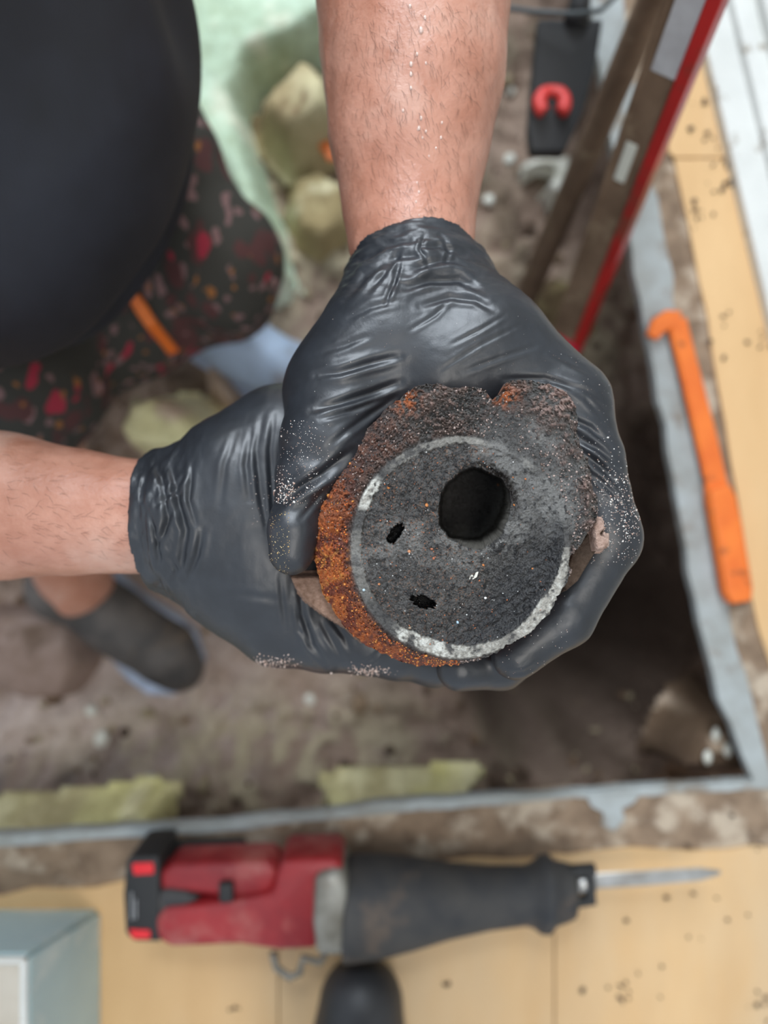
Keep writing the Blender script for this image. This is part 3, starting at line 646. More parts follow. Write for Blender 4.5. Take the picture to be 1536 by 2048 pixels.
# ------------------------------------------------------------------ the person
armA = pl((826, -420, .40, 165), (826, -150, .42, 190), (826, 0, .42, 186), (828, 150, .42, 177), (820, 280, .42, 155), (820, 400, .42, 130), (824, 490, .415, 117), (830, 600, .41, 108))
armB = pl((-520, 1000, .43, 150), (-330, 1004, .43, 170), (-150, 1008, .425, 158), (0, 1011, .42, 143), (150, 1024, .42, 122), (275, 1034, .42, 110), (350, 1040, .42, 105))
shL = np.array([-.14, .60, .56]); shR = np.array([-.46, .27, .56])
arms_up = [[(armA[0][0], .046), (shL, .062)], [(armB[0][0], .044), (shR, .062)]]
torso = [[(shL, .06), (shR, .06)], [((-.30, .44, .56), .10), ((-.33, .42, .34), .12), ((-.40, .50, .10), .13)]]
head = [[((-.29, .425, .62), .055), ((-.25, .385, .70), .052)], [((-.245, .38, .76), .078), ((-.225, .36, .735), .066)], [((-.215, .345, .70), .045), ((-.205, .335, .69), .03)]]
legs = [[((-.31, .46, .05), .062), (P(450, 550, .74), .036), (P(420, 620, .96), .034), (P(440, 665, .985), .034)],
        [((-.46, .34, .06), .085), (P(40, 840, .74), .055), (P(150, 1168, .92), .040), (P(175, 1180, .965), .036)]]
fc = np.array([-.178, .308, .727]); fd = np.array([.62, -.62, -.48]); fd /= np.linalg.norm(fd); fs = np.array([.707, .707, 0.]); fu = np.cross(fs, fd); fu = fu if fu[2] > 0 else -fu
hc = np.array([-.24, .375, .75])
def body_sdf(p):
    r = chain(p, armA, .01)
    r = smin(r, chain(p, armB, .01), .01)
    for c_ in arms_up: r = smin(r, chain(p, c_, .02), .03)
    for c_ in torso: r = smin(r, chain(p, c_, .03), .04)
    for c_ in head: r = smin(r, chain(p, c_, .02), .015)
    for c_ in legs: r = smin(r, chain(p, c_, .02), .02)
    nose = cap(p, hc + fd * .078 + fu * .012, hc + fd * .098 - fu * .018, .007, .012); r = smin(r, nose, .01)
    for s in (-1, 1):
        e_ = hc + fs * s * .08 - fu * .0; r = smin(r, cap(p, e_ + fu * .015, e_ - fu * .018, .012, .009), .008)
        eye = hc + fs * s * .03 + fd * .082 + fu * .012; r = -smin(-r, np.linalg.norm(p - eye, axis=1) - .010, .006) if False else r
    mouth = cap(p, hc + fd * .088 - fu * .045 - fs * .02, hc + fd * .088 - fu * .045 + fs * .02, .007, .007); r = smin(r, mouth, .006)
    return r
person = empty('person', (-.35, .3, -.25))
tag(person, 'person in dark shirt, floral shorts and black gloves, squatting and holding the rusted pipe end', 'person')
allch = [armA, armB] + arms_up + torso + head + legs
lo, hi = bounds(allch, .02); v, f = nets(body_sdf, lo, hi, .006); v = relax(v, f, 2); v, f = subdiv(v, f)
nr = normals(v, f)
# tendons and soft hollows of the forearms
v = v + nr * (0.0012 * fbm(v, 30, 3, 5) + 0.0006 * fbm(v * np.array([1, .35, 1]), 120, 2, 6))[:, None]
body = new_obj('body', v, f, M['skin']); reparent(body, person); body['label'] = 'bare skin, damp forearms'
body_bvh = bvh_of(v, f)
# face details and hair (above the frame)
for s in (-1, 1):
    bm = bmesh.new(); bmesh.ops.create_uvsphere(bm, u_segments=16, v_segments=10, radius=.011); vv = np.array([q.co[:] for q in bm.verts]); ff = [[q.index for q in t.verts] for t in bm.faces]; bm.free()
    o = new_obj('eye', vv + hc + fs * s * .03 + fd * .068 + fu * .014, ff, M['whitebit']); reparent(o, person)
    o = new_obj('pupil', vv * .5 + hc + fs * s * .03 + fd * .0755 + fu * .014, ff, M['hair']); reparent(o, person)
def hair_sdf(p):
    r = smin(cap(p, np.array([-.25, .385, .765]), np.array([-.24, .372, .75]), .084, .082), cap(p, np.array([-.285, .415, .73]), np.array([-.28, .41, .70]), .06, .05), .02)
    return np.maximum(r, (p - hc) @ fd - .042 - .35 * ((p - hc) @ fu)) + .002 * fbm(p, 90, 2, 4)
v, f = nets(hair_sdf, hc - .14, hc + .14, .005); o = new_obj('hair', v, f, M['headhair']); reparent(o, person)

# forearm hair and sweat
hv = []; hf = []
def add_hairs(n_, xr, yr, base, seed):
    r = np.random.default_rng(seed)
    for _ in range(n_):
        px, py = r.uniform(*xr), r.uniform(*yr); h, nn = cast(body_bvh, px, py)
        if h is None or nn[2] < 0.1: continue
        h = np.array(h); nn = np.array(nn); d = np.array(base) + r.normal(size=3) * .35; d = d - nn * (d @ nn) + nn * .22; d /= np.linalg.norm(d)
        side = np.cross(d, nn); side /= np.linalg.norm(side) + 1e-9; L_ = r.uniform(.004, .008); wv = .00006
        k = len(hv); q0 = h; q1 = h + d * L_ * .5 + nn * L_ * .06; q2 = h + d * L_ - nn * L_ * .04 + side * L_ * r.normal() * .15
        hv.extend([q0 - side * wv, q0 + side * wv, q1 - side * wv, q1 + side * wv, q2]); hf.extend([(k, k + 1, k + 3, k + 2), (k + 2, k + 3, k + 4)])
add_hairs(750, (660, 1000), (0, 470), (.35, -1, 0), 1); add_hairs(160, (0, 260), (900, 1140), (1, -.2, 0), 2)
o = new_obj('arm_hair', hv, hf, M['hair'], smooth=False); o['kind'] = 'stuff'; reparent(o, person); o['label'] = 'fine dark forearm hair'
items = []
for px, py, r in ((820, 12, 1.1), (850, 35, 1.1), (842, 60, 1.7), (834, 108, 1), (822, 128, 1.3), (852, 126, .8), (822, 148, 1.2), (822, 176, 1.0), (806, 221, .9), (842, 236, 1.1), (838, 256, 1.2), (836, 258, .8),
                  (884, 245, .8), (882, 275, .9), (852, 262, .8), (872, 296, .7), (858, 312, .6), (838, 384, .8), (834, 365, .6), (832, 403, .8), (838, 430, .6), (845, 275, .7)):
    h, nn = cast(body_bvh, px, py)
    if h: items.append((np.array(h) - np.array(nn) * .0002, r * .0010))
V_ = []; F_ = []; bm = bmesh.new(); bmesh.ops.create_uvsphere(bm, u_segments=12, v_segments=8, radius=1); bv = np.array([q.co[:] for q in bm.verts]); bf = [[q.index for q in t.verts] for t in bm.faces]; bm.free()
for k, (q, r) in enumerate(items): V_.append(bv * r * np.array((.8, 1.15, .7)) + q); F_ += [[i_ + k * len(bv) for i_ in t] for t in bf]
o = new_obj('sweat_drops', np.concatenate(V_), F_, M['bead']); o['kind'] = 'stuff'; reparent(o, person); o['label'] = 'clear sweat drops'

# shirt
shirt = [[((-.31, .43, .57), .135), ((-.32, .325, .42), .150), ((-.304, .268, .30), .172), ((-.318, .290, .235), .175)], [(shL, .078), (shR, .078)], [(shL, .078), (shL * .5 + armA[0][0] * .5 + [0, .01, 0], .075)], [(shR, .078), (shR * .5 + armB[0][0] * .5, .072)], [((-.34, .31, .24), .165), ((-.42, .48, .10), .17)]]
def shirt_sdf(p):
    r = None
    for c_ in shirt: q_ = chain(p, c_, .04); r = q_ if r is None else smin(r, q_, .05)
    neck = cap(p, np.array([-.29, .425, .66]), np.array([-.25, .385, .75]), .085, .10)
    return np.maximum(r, -neck)
lo, hi = bounds(shirt, .03); v, f = nets(shirt_sdf, lo, hi, .006); v = relax(v, f, 2); v, f = subdiv(v, f); nr = normals(v, f)
c0 = np.array([-.315, .30]); rad = np.hypot(v[:, 0] - c0[0], v[:, 1] - c0[1]); ang = np.arctan2(v[:, 1] - c0[1], v[:, 0] - c0[0])
fold = np.sin(rad * 118 + 2.2 * np.sin(ang * 2 + 1) + 12 * v[:, 2] + 3 * fbm(v, 6, 2, 8)) * sst(.05, .15, rad) * .0085 + np.sin(v[:, 1] * 20 - v[:, 0] * 55 + 4 * fbm(v, 5, 2, 9)) * .004
v = v + nr * fold[:, None]
o = new_obj('shirt', v, f, M['shirt']); reparent(o, person); o['label'] = 'dark navy T-shirt with soft folds'

# shorts
hipc = np.array([-.40, .44, .05])
shorts = [[(hipc, .15), ((-.33, .36, .06), .12)], [((-.30, .46, .06), .10), ((-.225, .33, .04), .062), (P(445, 530, .74), .054), (P(468, 590, .80), .046)], [((-.46, .34, .06), .11), (P(20, 760, .73), .085), (P(50, 820, .78), .060)],
          [(P(80, 780, .80), .055), (P(270, 655, .82), .05), (P(440, 600, .82), .045)], [((-.33, .34, .0), .12), ((-.28, .24, -.03), .09)]]
def shorts_sdf(p):
    r = None
    for c_ in shorts: q_ = chain(p, c_, .03); r = q_ if r is None else smin(r, q_, .03)
    return r
lo, hi = bounds(shorts, .02); v, f = nets(shorts_sdf, lo, hi, .006); v = relax(v, f, 2); nr = normals(v, f)
v = v + nr * (.006 * fbm(v * np.array([1, 1, .5]), 22, 3, 12))[:, None]
o = new_obj('shorts', v, f, M['floral']); reparent(o, person); o['label'] = 'charcoal floral shorts with pink and crimson petals'
sh_bvh = bvh_of(v, f)
q0 = np.array(cast(sh_bvh, 268, 592)[0]) + [0, 0, .006]; q1 = np.array(cast(sh_bvh, 305, 650)[0]) + [0, 0, .005]; q2 = np.array(cast(sh_bvh, 350, 705)[0]) + [0, 0, .006]
o = strip('drawstring', [(*q0, .0055), (*(q0 * .5 + q1 * .5), .0065), (*q1, .006), (*(q1 * .5 + q2 * .5), .006), (*q2, .006)], .003, 'orange'); reparent(o, person); o['label'] = 'orange drawstring end'

# shoes
def shoe(heel, toe, upk, lab, lift=0.0):
    heel = np.array(heel); toe = np.array(toe); d = toe - heel; d[2] = 0; L_ = np.linalg.norm(d); d /= L_; s = np.array([-d[1], d[0], 0]); base = heel.copy()
    st = empty('shoe', tuple(base)); st.parent = person; st.matrix_parent_inverse = Matrix.Translation(-Vector(person.location)); st['label'] = lab
    def fr(a, b, h): return base + d * a * L_ + s * b + np.array([0, 0, h])
    ch = [[(fr(.16, 0, .045), .038), (fr(.45, 0, .045), .040), (fr(.78, .004, .030), .040), (fr(.88, .0, .024), .034)], [(fr(.14, 0, .05), .038), (fr(.16, 0, .085), .040)], [(fr(.2, 0, .075), .035), (fr(.6, 0, .05), .034)]]
    def sdf(p):
        r = None
        for c_ in ch: q_ = chain(p, c_, .01); r = q_ if r is None else smin(r, q_, .015)
        return np.maximum(r, (base[2] + .018) - p[:, 2])
    lo, hi = bounds(ch, .01); v, f = nets(sdf, lo, hi, .005); v = relax(v, f, 1)
    o1 = new_obj('shoe_upper', v, f, M[upk]); o1.parent = st; o1.matrix_parent_inverse = Matrix.Translation(-Vector(person.location) - (Vector(base) - Vector(person.location)))
    pr = [(0, .022), (.03, .034), (.2, .038), (.45, .036), (.7, .046), (.85, .044), (.96, .028), (1, .004)]
    out = [fr(a, b + .002, .026) for a, b in pr] + [fr(a, -b * 1.25, .026) for a, b in reversed(pr)]
    o2 = prism('shoe_sole', out, .026, M['sole'], None, .004); o2.parent = st; o2.matrix_parent_inverse = o1.matrix_parent_inverse; o2['label'] = 'pale blue sole'
    return st
shoe(P(130, 1125, 1.0), P(400, 1352, 1.0), 'shoe', 'dark shoe with pale blue sole, on the soil')
shoe(P(385, 640, 1.0), P(640, 800, 1.0), 'shoelite', 'pale blue and grey shoe behind the gloves')

# ------------------------------------------------------------------ gloves
def glove(chains, palm, cut, lines, extra, label, name='glove'):
    def sdf(p):
        r = None
        for c_ in palm: q_ = chain(p, c_, .01); r = q_ if r is None else smin(r, q_, .014)
        for c_ in chains: q_ = chain(p, c_, .004); r = smin(r, q_, .0055)
        return r
    lo, hi = bounds(chains + palm, .006); v, f = nets(sdf, lo, hi, .00125)
    v = relax(v, f, 2)
    cp, cn = cut; keep = ((v - cp) @ cn > 0); f = f[keep[f].all(1)]; used = np.unique(f); rm = -np.ones(len(v), int); rm[used] = np.arange(len(used)); v = v[used]; f = rm[f]
    v, f = subdiv(v, f); nr = normals(v, f)
    v = wrinkle(v, nr, lines); nr = normals(v, f)
    v = v + nr * extra(v, nr)[:, None]
    if False: pass
    o = new_obj(name, v, f, M['glove']); reparent(o, person); o['label'] = label
    # rolled cuff bead along the open edge
    return o, v, f
Fz = .0012
palmA = [pl((822, 430, .417, 122), (826, 500, .415, 124), (832, 580, .41, 128)), pl((815, 590, .405, 120), (760, 690, .392, 120), (690, 800, .385, 105)), pl((850, 590, .405, 120), (960, 700, .395, 128), (1120, 810, .39, 98)),
         pl((850, 600, .42, 120), (980, 730, .425, 120), (1120, 830, .43, 90)), pl((800, 640, .395, 105), (880, 760, .392, 125), (1000, 800, .395, 90)), pl((690, 780, .39, 118), (800, 820, .395, 90))]
fingersA = [pl((1130, 815, .385, 92), (1172, 920, .378, 72), (1207, 1058, .375, 68), (1214, 1078, .375, 66), (1125, 1232, .372, 62), (1030, 1312, .368, 48)),
            pl((1120, 850, .43, 86), (1190, 1060, .425, 66), (1110, 1240, .41, 60), (1000, 1325, .392, 52), (918, 1336, .384, 46)),
            pl((1080, 860, .46, 80), (1150, 1050, .46, 66), (1080, 1220, .455, 60), (970, 1290, .45, 50)),
            pl((1030, 860, .49, 72), (1090, 1040, .495, 58), (1040, 1180, .49, 52), (960, 1240, .49, 44)),
            pl((690, 800, .385, 104), (652, 885, .372, 92), (617, 955, .365, 66), (600, 1005, .362, 47), (586, 1058, .358, 49), (583, 1104, .357, 46))]
palmB = [pl((225, 1032, .42, 114), (330, 1036, .42, 122), (400, 1050, .42, 128)), pl((390, 1070, .42, 118), (470, 1150, .42, 108), (562, 1238, .417, 92)), pl((390, 1040, .42, 125), (480, 960, .42, 128), (570, 898, .425, 122), (660, 900, .435, 100)),
         pl((400, 1045, .43, 125), (520, 1060, .43, 165), (610, 1070, .435, 160)), pl((420, 1090, .45, 110), (590, 1220, .455, 95)), pl((470, 1050, .42, 120), (560, 1150, .42, 130), (600, 1180, .42, 110))]
fingersB = [pl((562, 1238, .417, 92), (650, 1262, .412, 80), (735, 1274, .408, 74), (790, 1295, .41, 62), (870, 1315, .418, 56), (950, 1300, .425, 48)),
            pl((590, 1220, .455, 90), (740, 1262, .452, 74), (860, 1295, .455, 60), (950, 1280, .455, 48)), pl((600, 1190, .485, 84), (740, 1240, .485, 70), (850, 1265, .485, 58), (930, 1250, .485, 46)),
            pl((600, 1150, .51, 74), (720, 1200, .515, 60), (810, 1225, .515, 50), (880, 1210, .515, 42)), pl((600, 930, .44, 100), (690, 900, .455, 72), (760, 890, .465, 60), (820, 900, .468, 50))]
linesA = [([(556, 1008), (600, 976), (650, 946), (706, 900)], 9, 2.4), ([(600, 1040), (625, 1010), (650, 975)], 5, .5), ([(632, 750), (680, 744), (735, 728), (800, 712)], 7, 1.5), ([(622, 820), (680, 806), (745, 786), (800, 764)], 7, 1.6), ([(640, 838), (700, 822), (770, 795)], 5, .7), ([(640, 705), (690, 690), (740, 670)], 6, .5),
          ([(660, 890), (700, 858), (740, 830), (790, 795)], 6, .9), ([(1010, 758), (1090, 758), (1170, 780), (1215, 810)], 6, .9), ([(1120, 770), (1170, 795), (1210, 840)], 5, .6),
          ([(1135, 835), (1180, 855), (1225, 893)], 6, 1.2), ([(1150, 872), (1200, 900), (1240, 935)], 6, 1.2), ([(1165, 905), (1215, 945), (1255, 990)], 7, 1.5), ([(1190, 950), (1225, 985), (1250, 1020)], 5, .8),
          ([(900, 690), (960, 660), (1010, 630)], 4, .35), ([(880, 740), (960, 690), (1040, 650)], 4, .3), ([(920, 745), (1000, 715), (1080, 690)], 5, .35), ([(820, 660), (870, 630), (900, 600)], 4, .35),
          ([(690, 560), (720, 520), (770, 490), (830, 478)], 6, 1.0), ([(690, 600), (730, 550), (790, 515), (850, 505)], 7, 1.1), ([(735, 585), (770, 545), (800, 500)], 5, .7), ([(770, 610), (790, 560), (800, 520)], 4, .6),
          ([(815, 545), (860, 525), (910, 520), (960, 545)], 7, 1.3), ([(800, 580), (860, 560), (920, 558), (972, 590)], 7, 1.3), ([(840, 612), (900, 595), (950, 600), (990, 622)], 6, 1.0), ([(830, 500), (880, 490), (930, 510)], 5, .8),
          ([(690, 640), (740, 615), (800, 600)], 6, .5), ([(880, 470), (900, 500), (890, 530)], 4, .5), ([(850, 470), (840, 500), (860, 530)], 4, .5), ([(1075, 1330), (1050, 1345), (1010, 1350)], 5, .4), ([(1090, 700), (1130, 720), (1180, 745)], 5, .5)]
linesB = [([(345, 930), (355, 1000), (372, 1060), (362, 1140)], 7, 1.6), ([(310, 930), (330, 970), (335, 1030), (325, 1090)], 6, 1.2), ([(290, 1000), (310, 1060), (320, 1120)], 5, .9), ([(350, 1010), (330, 1060), (310, 1100)], 5, .8), ([(385, 930), (378, 1000), (392, 1050)], 5, .8),
          ([(405, 1060), (395, 1110), (375, 1160)], 6, 1.0), ([(292, 930), (285, 1000), (295, 1060)], 5, .7), ([(340, 1110), (352, 1140), (350, 1165)], 5, .8), ([(318, 1010), (345, 985), (372, 950)], 5, .8),
          ([(505, 860), (492, 930), (500, 1000)], 6, .5), ([(525, 835), (512, 900), (520, 980), (535, 1060)], 6, .6), ([(548, 830), (540, 900), (545, 1000), (552, 1100)], 5, .6), ([(470, 870), (450, 930), (440, 1010)], 6, .4),
          ([(600, 1175), (605, 1230), (625, 1290), (655, 1330)], 6, 1.3), ([(590, 1200), (600, 1260), (630, 1310)], 4, .5), ([(665, 1240), (690, 1275), (700, 1300)], 5, .7), ([(560, 1150), (565, 1200), (572, 1260)], 5, .4), ([(640, 1240), (665, 1285), (690, 1325)], 5, .5),
          ([(430, 1190), (490, 1190), (560, 1200)], 7, .3), ([(720, 1330), (745, 1318), (760, 1300)], 4, .5)]
def exA(v, nr):
    x, y = toim(v); c = sst(640, 470, y); q = v.copy(); q[:, 1] *= 2.6
    return (.0022 * fbm(q, 48, 2, 71) + .0005 * fbm(q, 150, 2, 72)) * (c + .10) + .00018 * fbm(v, 160, 2, 73)
def exB(v, nr):
    x, y = toim(v); c = sst(430, 300, x); q = v.copy(); q[:, 0] *= 2.6
    return (.0022 * fbm(q, 55, 2, 75) + .0005 * fbm(q, 150, 2, 76)) * (c + .10) + .0002 * fbm(v, 130, 2, 77)
cutA = (P(828, 476, .39), -np.array([-.10, .93, -.42])); cutB = (P(262, 1035, .39), np.array([.95, .06, .12]))
gA, vA, fA = glove(fingersA, palmA, cutA, linesA, exA, 'black glove on the upper hand, thumb and index finger around the pipe')
gB, vB, fB = glove(fingersB, palmB, cutB, linesB, exB, 'black glove on the lower hand, knuckles under the pipe')
for o in (gA, gB): md = o.modifiers.new('s', 'SOLIDIFY'); md.thickness = .0006; md.offset = -1
bvA = bvh_of(vA, fA); bvB = bvh_of(vB, fB)

# ------------------------------------------------------------------ the pipe
PC = (920.0, 1095.0); PD = .338
outer = [(850, 770), (880, 770), (905, 779), (940, 775), (968, 778), (985, 796), (1000, 786), (1012, 765), (1050, 760), (1090, 763), (1130, 785), (1150, 815), (1152, 860), (1160, 895), (1180, 930), (1188, 980), (1196, 1010), (1190, 1045),
         (1170, 1078), (1142, 1112), (1138, 1150), (1122, 1185), (1085, 1240), (1012, 1292), (935, 1322), (880, 1330), (820, 1326), (760, 1302), (700, 1262), (655, 1195), (630, 1130), (620, 1050), (645, 985), (690, 910), (745, 850), (800, 800), (828, 776)]
oa = np.array([math.atan2(y - PC[1], x - PC[0]) for x, y in outer]); orr = np.array([math.hypot(x - PC[0], y - PC[1]) for x, y in outer]); so = np.argsort(oa); oa = oa[so]; orr = orr[so]
NT = 1100; NR = 380; NS = 90
th = np.linspace(-math.pi, math.pi, NT, endpoint=False)
Rout = np.interp(th, oa, orr, period=2 * math.pi)
cs = np.stack([np.cos(th), np.sin(th), 0 * th], 1)
Rout = Rout + 7 * fbm(cs * 1.0, 9, 4, 81) + 3.0 * fbm(cs, 40, 2, 82)
# how far the shoulder falls away at each angle: rusty flank on the lower left
deg = np.degrees(th) % 360
fall = sst(70, 110, deg) * (1 - sst(222, 262, deg))
rr = np.linspace(0, 1, NR) ** 0.9
RG = rr[:, None] * Rout[None, :]; TG = np.broadcast_to(th, RG.shape)
x = PC[0] + RG * np.cos(TG); y = PC[1] + RG * np.sin(TG)
FL = np.broadcast_to(fall, RG.shape); RO = np.broadcast_to(Rout, RG.shape)
x = x.ravel(); y = y.ravel(); rg = RG.ravel(); fl = FL.ravel(); ro_ = RO.ravel(); tg = TG.ravel(); dg = np.degrees(tg) % 360
p2 = np.stack([x, y, 0 * x], 1) / 1000.0
nb = fbm(p2, 10, 4, 91); nm = fbm(p2, 40, 4, 92); nf = fbm(p2, 160, 3, 93); ng = fbm(p2, 420, 2, 94)
Rring = 221 + 3 * fbm(np.stack([np.cos(tg), np.sin(tg), 0 * tg], 1), 3, 3, 95)
Rin = Rring - 17 - 8 * np.exp(-((dg - 100) / 26) ** 2) - 13 * np.exp(-((dg - 36) / 22) ** 2) - 6 * np.sin(np.radians(dg - 60)) - 3 * nf
kk = np.exp(-(np.arange(-60, 61) / 22.0) ** 2); kk /= kk.sum(); Rsm = np.convolve(np.concatenate([Rout[-60:], Rout, Rout[:60]]), kk, 'valid')
rsm = np.broadcast_to(Rsm, RG.shape).ravel(); shoulder = np.clip((rg - Rring) / np.maximum(rsm - Rring, 8), 0, 1.1) * sst(4, 16, rsm - Rring)
h = 0.0010 * nb + 0.0016 * nm + 0.0012 * nf + 0.0006 * ng
rough_out = sst(-4, 10, rg - Rring)
ur = sst(272, 286, dg) * (1 - sst(352, 358, dg))                  # upper right: the fill runs on past the pipe wall
rough_out = rough_out * (1 - ur * (1 - sst(.35, .95, shoulder + .35 * nm)))
h = h * (0.8 + 0.9 * rough_out) + rough_out * (.0011 * np.abs(nf) + .0008 * ng)
inring = sst(-3, 3, rg - Rin) * (1 - sst(-3, 3, rg - Rring))
h = h * (1 - .6 * inring) + .0007 * inring
# sloping cut on the lower-right of the fill
sl = sst(0, 150, (x - 960) * .75 + (y - 1090) * .65) * (rg < Rin); h -= .0035 * sl * (1 - sst(.85, 1, rg / Rin)); 
h += .0004 * np.sin(((y - 1200) * .8 + (x - 1000) * .6) * .35 + 2 * nm) * sl
h = h * (1 - .35 * ur * (1 - rough_out)); h -= fl * shoulder * .024 * (0.35 + .65 * shoulder)
h -= (1 - fl) * sst(.75, 1.0, shoulder) * .004
# holes
def hole(cx, cy, rx, ry, rot, dep, jit, sd):
    c_, s_ = math.cos(rot), math.sin(rot); u = ((x - cx) * c_ + (y - cy) * s_) / rx; w_ = (-(x - cx) * s_ + (y - cy) * c_) / ry
    a = np.arctan2(w_, u); q = np.hypot(u, w_) + jit * fbm(np.stack([np.cos(a), np.sin(a), 0 * a], 1), 3.4, 7, sd); return q
H1 = hole(950, 1018, 72, 80, .2, 1, .11, 101); H2 = hole(791, 1067, 13, 23, .55, 1, .5, 102); H3 = hole(845, 1204, 25, 13, .35, 1, .5, 103)
lip = np.exp(-((H1 - 1.12) / .12) ** 2); h += .0008 * lip + .0022 * lip * nf * np.exp(-((x - 1000) / 60) ** 2 - ((y - 960) / 60) ** 2) * 2
lowr = sst(-.1, 1.0, (x - 950 + y - 1018) / 90); h -= .060 * (1 - sst(.93 - .38 * lowr, 1.02, H1)) ** (1 + .3 * lowr) + .012 * (1 - sst(.75, 1.0, H2)) + .012 * (1 - sst(.75, 1.0, H3))
h -= .0012 * sst(.3, .6, nm - .4 * nb) * (rg < Rin)
# colours
cS = lin((70, 68, 66)); cS2 = lin((116, 115, 112)); cS3 = lin((32, 31, 31)); cBrown = lin((98, 80, 72)); cR1 = lin((196, 106, 48)); cR2 = lin((134, 62, 38)); cR3 = lin((214, 142, 62)); cPk = lin((176, 148, 138)); cM = lin((172, 168, 158)); cM2 = lin((222, 222, 214))
C = mixc(np.tile(cS, (len(x), 1)), cS2, sst(-.1, .5, nb + .5 * nm)); C = mixc(C, cS3, sst(.05, .45, nf - .3 * nb)); C = mixc(C, lin((24, 22, 22)), .9 * np.clip(np.exp(-((x - 1000) / 34) ** 2 - ((y - 1092) / 22) ** 2) * 1.4, 0, 1) * sst(-.4, .1, nf)); C = mixc(C, lin((34, 27, 22)), .9 * np.clip(np.exp(-((H1 - 1.05) / .16) ** 2) * np.exp(-((x - 1000) / 50) ** 2 - ((y - 965) / 50) ** 2) * 1.5, 0, 1)); C = mixc(C, lin((124, 94, 74)), .7 * sst(.3, .6, ng + .3 * nm) * (x < 980) * (rg < Rin))
C = mixc(C, lin((44, 45, 48)), .7 * sst(.2, .9, sl))
C = mixc(C, cBrown, rough_out * sst(-.4, .3, nm + nf * .6) * .8)
C = mixc(C, cS2, rough_out * (1 - fl) * sst(-.1, .4, -nm) * sst(780, 900, y) * .7)
rustm = fl * rough_out * sst(-20, 40, rg - Rring + 30 * nb) * (1 - .85 * sst(186, 226, dg + 30 * nm))
C = mixc(C, cR2, rustm); C = mixc(C, cR1, rustm * sst(-.3, .2, nm + .5 * nf + .5 * nb)); C = mixc(C, lin((74, 50, 42)), rustm * .8 * sst(.15, .5, nb - .6 * nm + .4 * nf)); C = mixc(C, cR3, rustm * sst(.0, .5, nb + .7 * nf) * sst(1000, 1130, y)); C = mixc(C, cBrown, rustm * sst(.0, .35, -nm - .4 * nf) * (1 - sst(900, 1150, y)) )
C = mixc(C, cPk, .75 * sst(.5, .95, rg / ro_) * (1 - fl) * rough_out * sst(0.1, .5, nf + .4 * nm + .7 * sst(1050, 1130, x) * sst(850, 780, y) - .15) )
C = mixc(C, cR1, .9 * np.exp(-((x - 1008) / 26) ** 2 - ((y - 792) / 20) ** 2) * sst(-.3, .2, nf)); C = mixc(C, cR1, .9 * np.exp(-((x - 812) / 26) ** 2 - ((y - 802) / 22) ** 2) * sst(-.3, .2, nf))
def arc(a0, a1, s=8): return sst(a0 - s, a0 + s, dg) * (1 - sst(a1 - s, a1 + s, dg))
ringvis = np.clip(arc(-20, 60) * sst(-10, 10, np.where(dg > 180, dg - 360, dg)) + .9 * arc(64, 128, 6) + .30 * arc(150, 196) + arc(201, 219, 3) + .55 * arc(230, 285) + .25 * arc(300, 318), 0, 1)
rv = inring * ringvis * sst(-.35, .25, nm + .8 * nf + .35 * ringvis)
C = mixc(C, cM, rv * .95); C = mixc(C, cM2, rv * sst(.1, .45, nf + .3 * nm) * .45 * (ringvis > .8)); C = mixc(C, cM2, np.clip(arc(203, 220, 3) + arc(94, 128, 5) * sst(0, .3, nm + .3), 0, 1) * inring * .7 * sst(-.4, .2, nf))
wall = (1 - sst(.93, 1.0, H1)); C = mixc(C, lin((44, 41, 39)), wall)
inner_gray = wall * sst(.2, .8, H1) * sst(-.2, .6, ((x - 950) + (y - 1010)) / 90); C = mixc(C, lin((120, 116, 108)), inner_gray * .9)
for Hh in (H2, H3): C = mixc(C, lin((18, 17, 16)), 1 - sst(.8, 1.05, Hh))
rough = .34 + .2 * nm + .45 * rough_out + .15 * (ng > .2); rough = np.clip(rough - .1 * rv, .25, .95)
V = np.stack([(x - 768) / F, -(y - 1024) / F, 0 * x], 1) * (PD - h)[:, None]; V[:, 2] = CAMZ - (PD - h)
# flank going down behind the face
hE = h.reshape(NR, NT)[-1]; Vs = []; Cs = []; Rs = []
Cd = C.reshape(NR, NT, 3)[-1]
Cc = P(PC[0], PC[1], PD)
edgeP = V.reshape(NR, NT, 3)[-1]
for k in range(1, NS + 1):
    t = k / NS
    zz = edgeP[:, 2] * (1 - t) + (CAMZ - .50) * t
    cx = Cc[0] - .010 * t; cy = Cc[1] + .004 * t
    er = np.hypot(edgeP[:, 0] - Cc[0], edgeP[:, 1] - Cc[1]); target = .0505
    r = er + (target - er) * sst(0, .32, t) ** .8 + .0012 * fbm(np.stack([np.cos(th) * 1.5, np.sin(th) * 1.5, np.full(NT, t * 6)], 1), 6, 4, 111)
    Vs.append(np.stack([cx + r * np.cos(th), cy - r * np.sin(th), zz], 1))
    nq = fbm(np.stack([np.cos(th), np.sin(th), np.full(NT, t * 4)], 1), 7, 4, 112)
    cc = mixc(np.tile(cR2, (NT, 1)), cR1, sst(-.2, .3, nq)); cc = mixc(cc, cBrown, sst(.0, .4, -nq)); cc = mixc(cc, cPk * .7, sst(.25, .5, nq) * .6); cc = mixc(Cd, cc, np.full(NT, min(1, t * 12))); Cs.append(cc); Rs.append(np.full(NT, .9))
V = np.concatenate([V] + Vs); C = np.concatenate([C] + Cs); rough = np.concatenate([rough] + Rs)
i = np.arange((NR + NS) * NT).reshape(NR + NS, NT); j = np.roll(i, -1, axis=1)
quads = np.stack([i[:-1].ravel(), i[1:].ravel(), j[1:].ravel(), j[:-1].ravel()], 1)[:, ::1]
quads = quads[:, ::1]
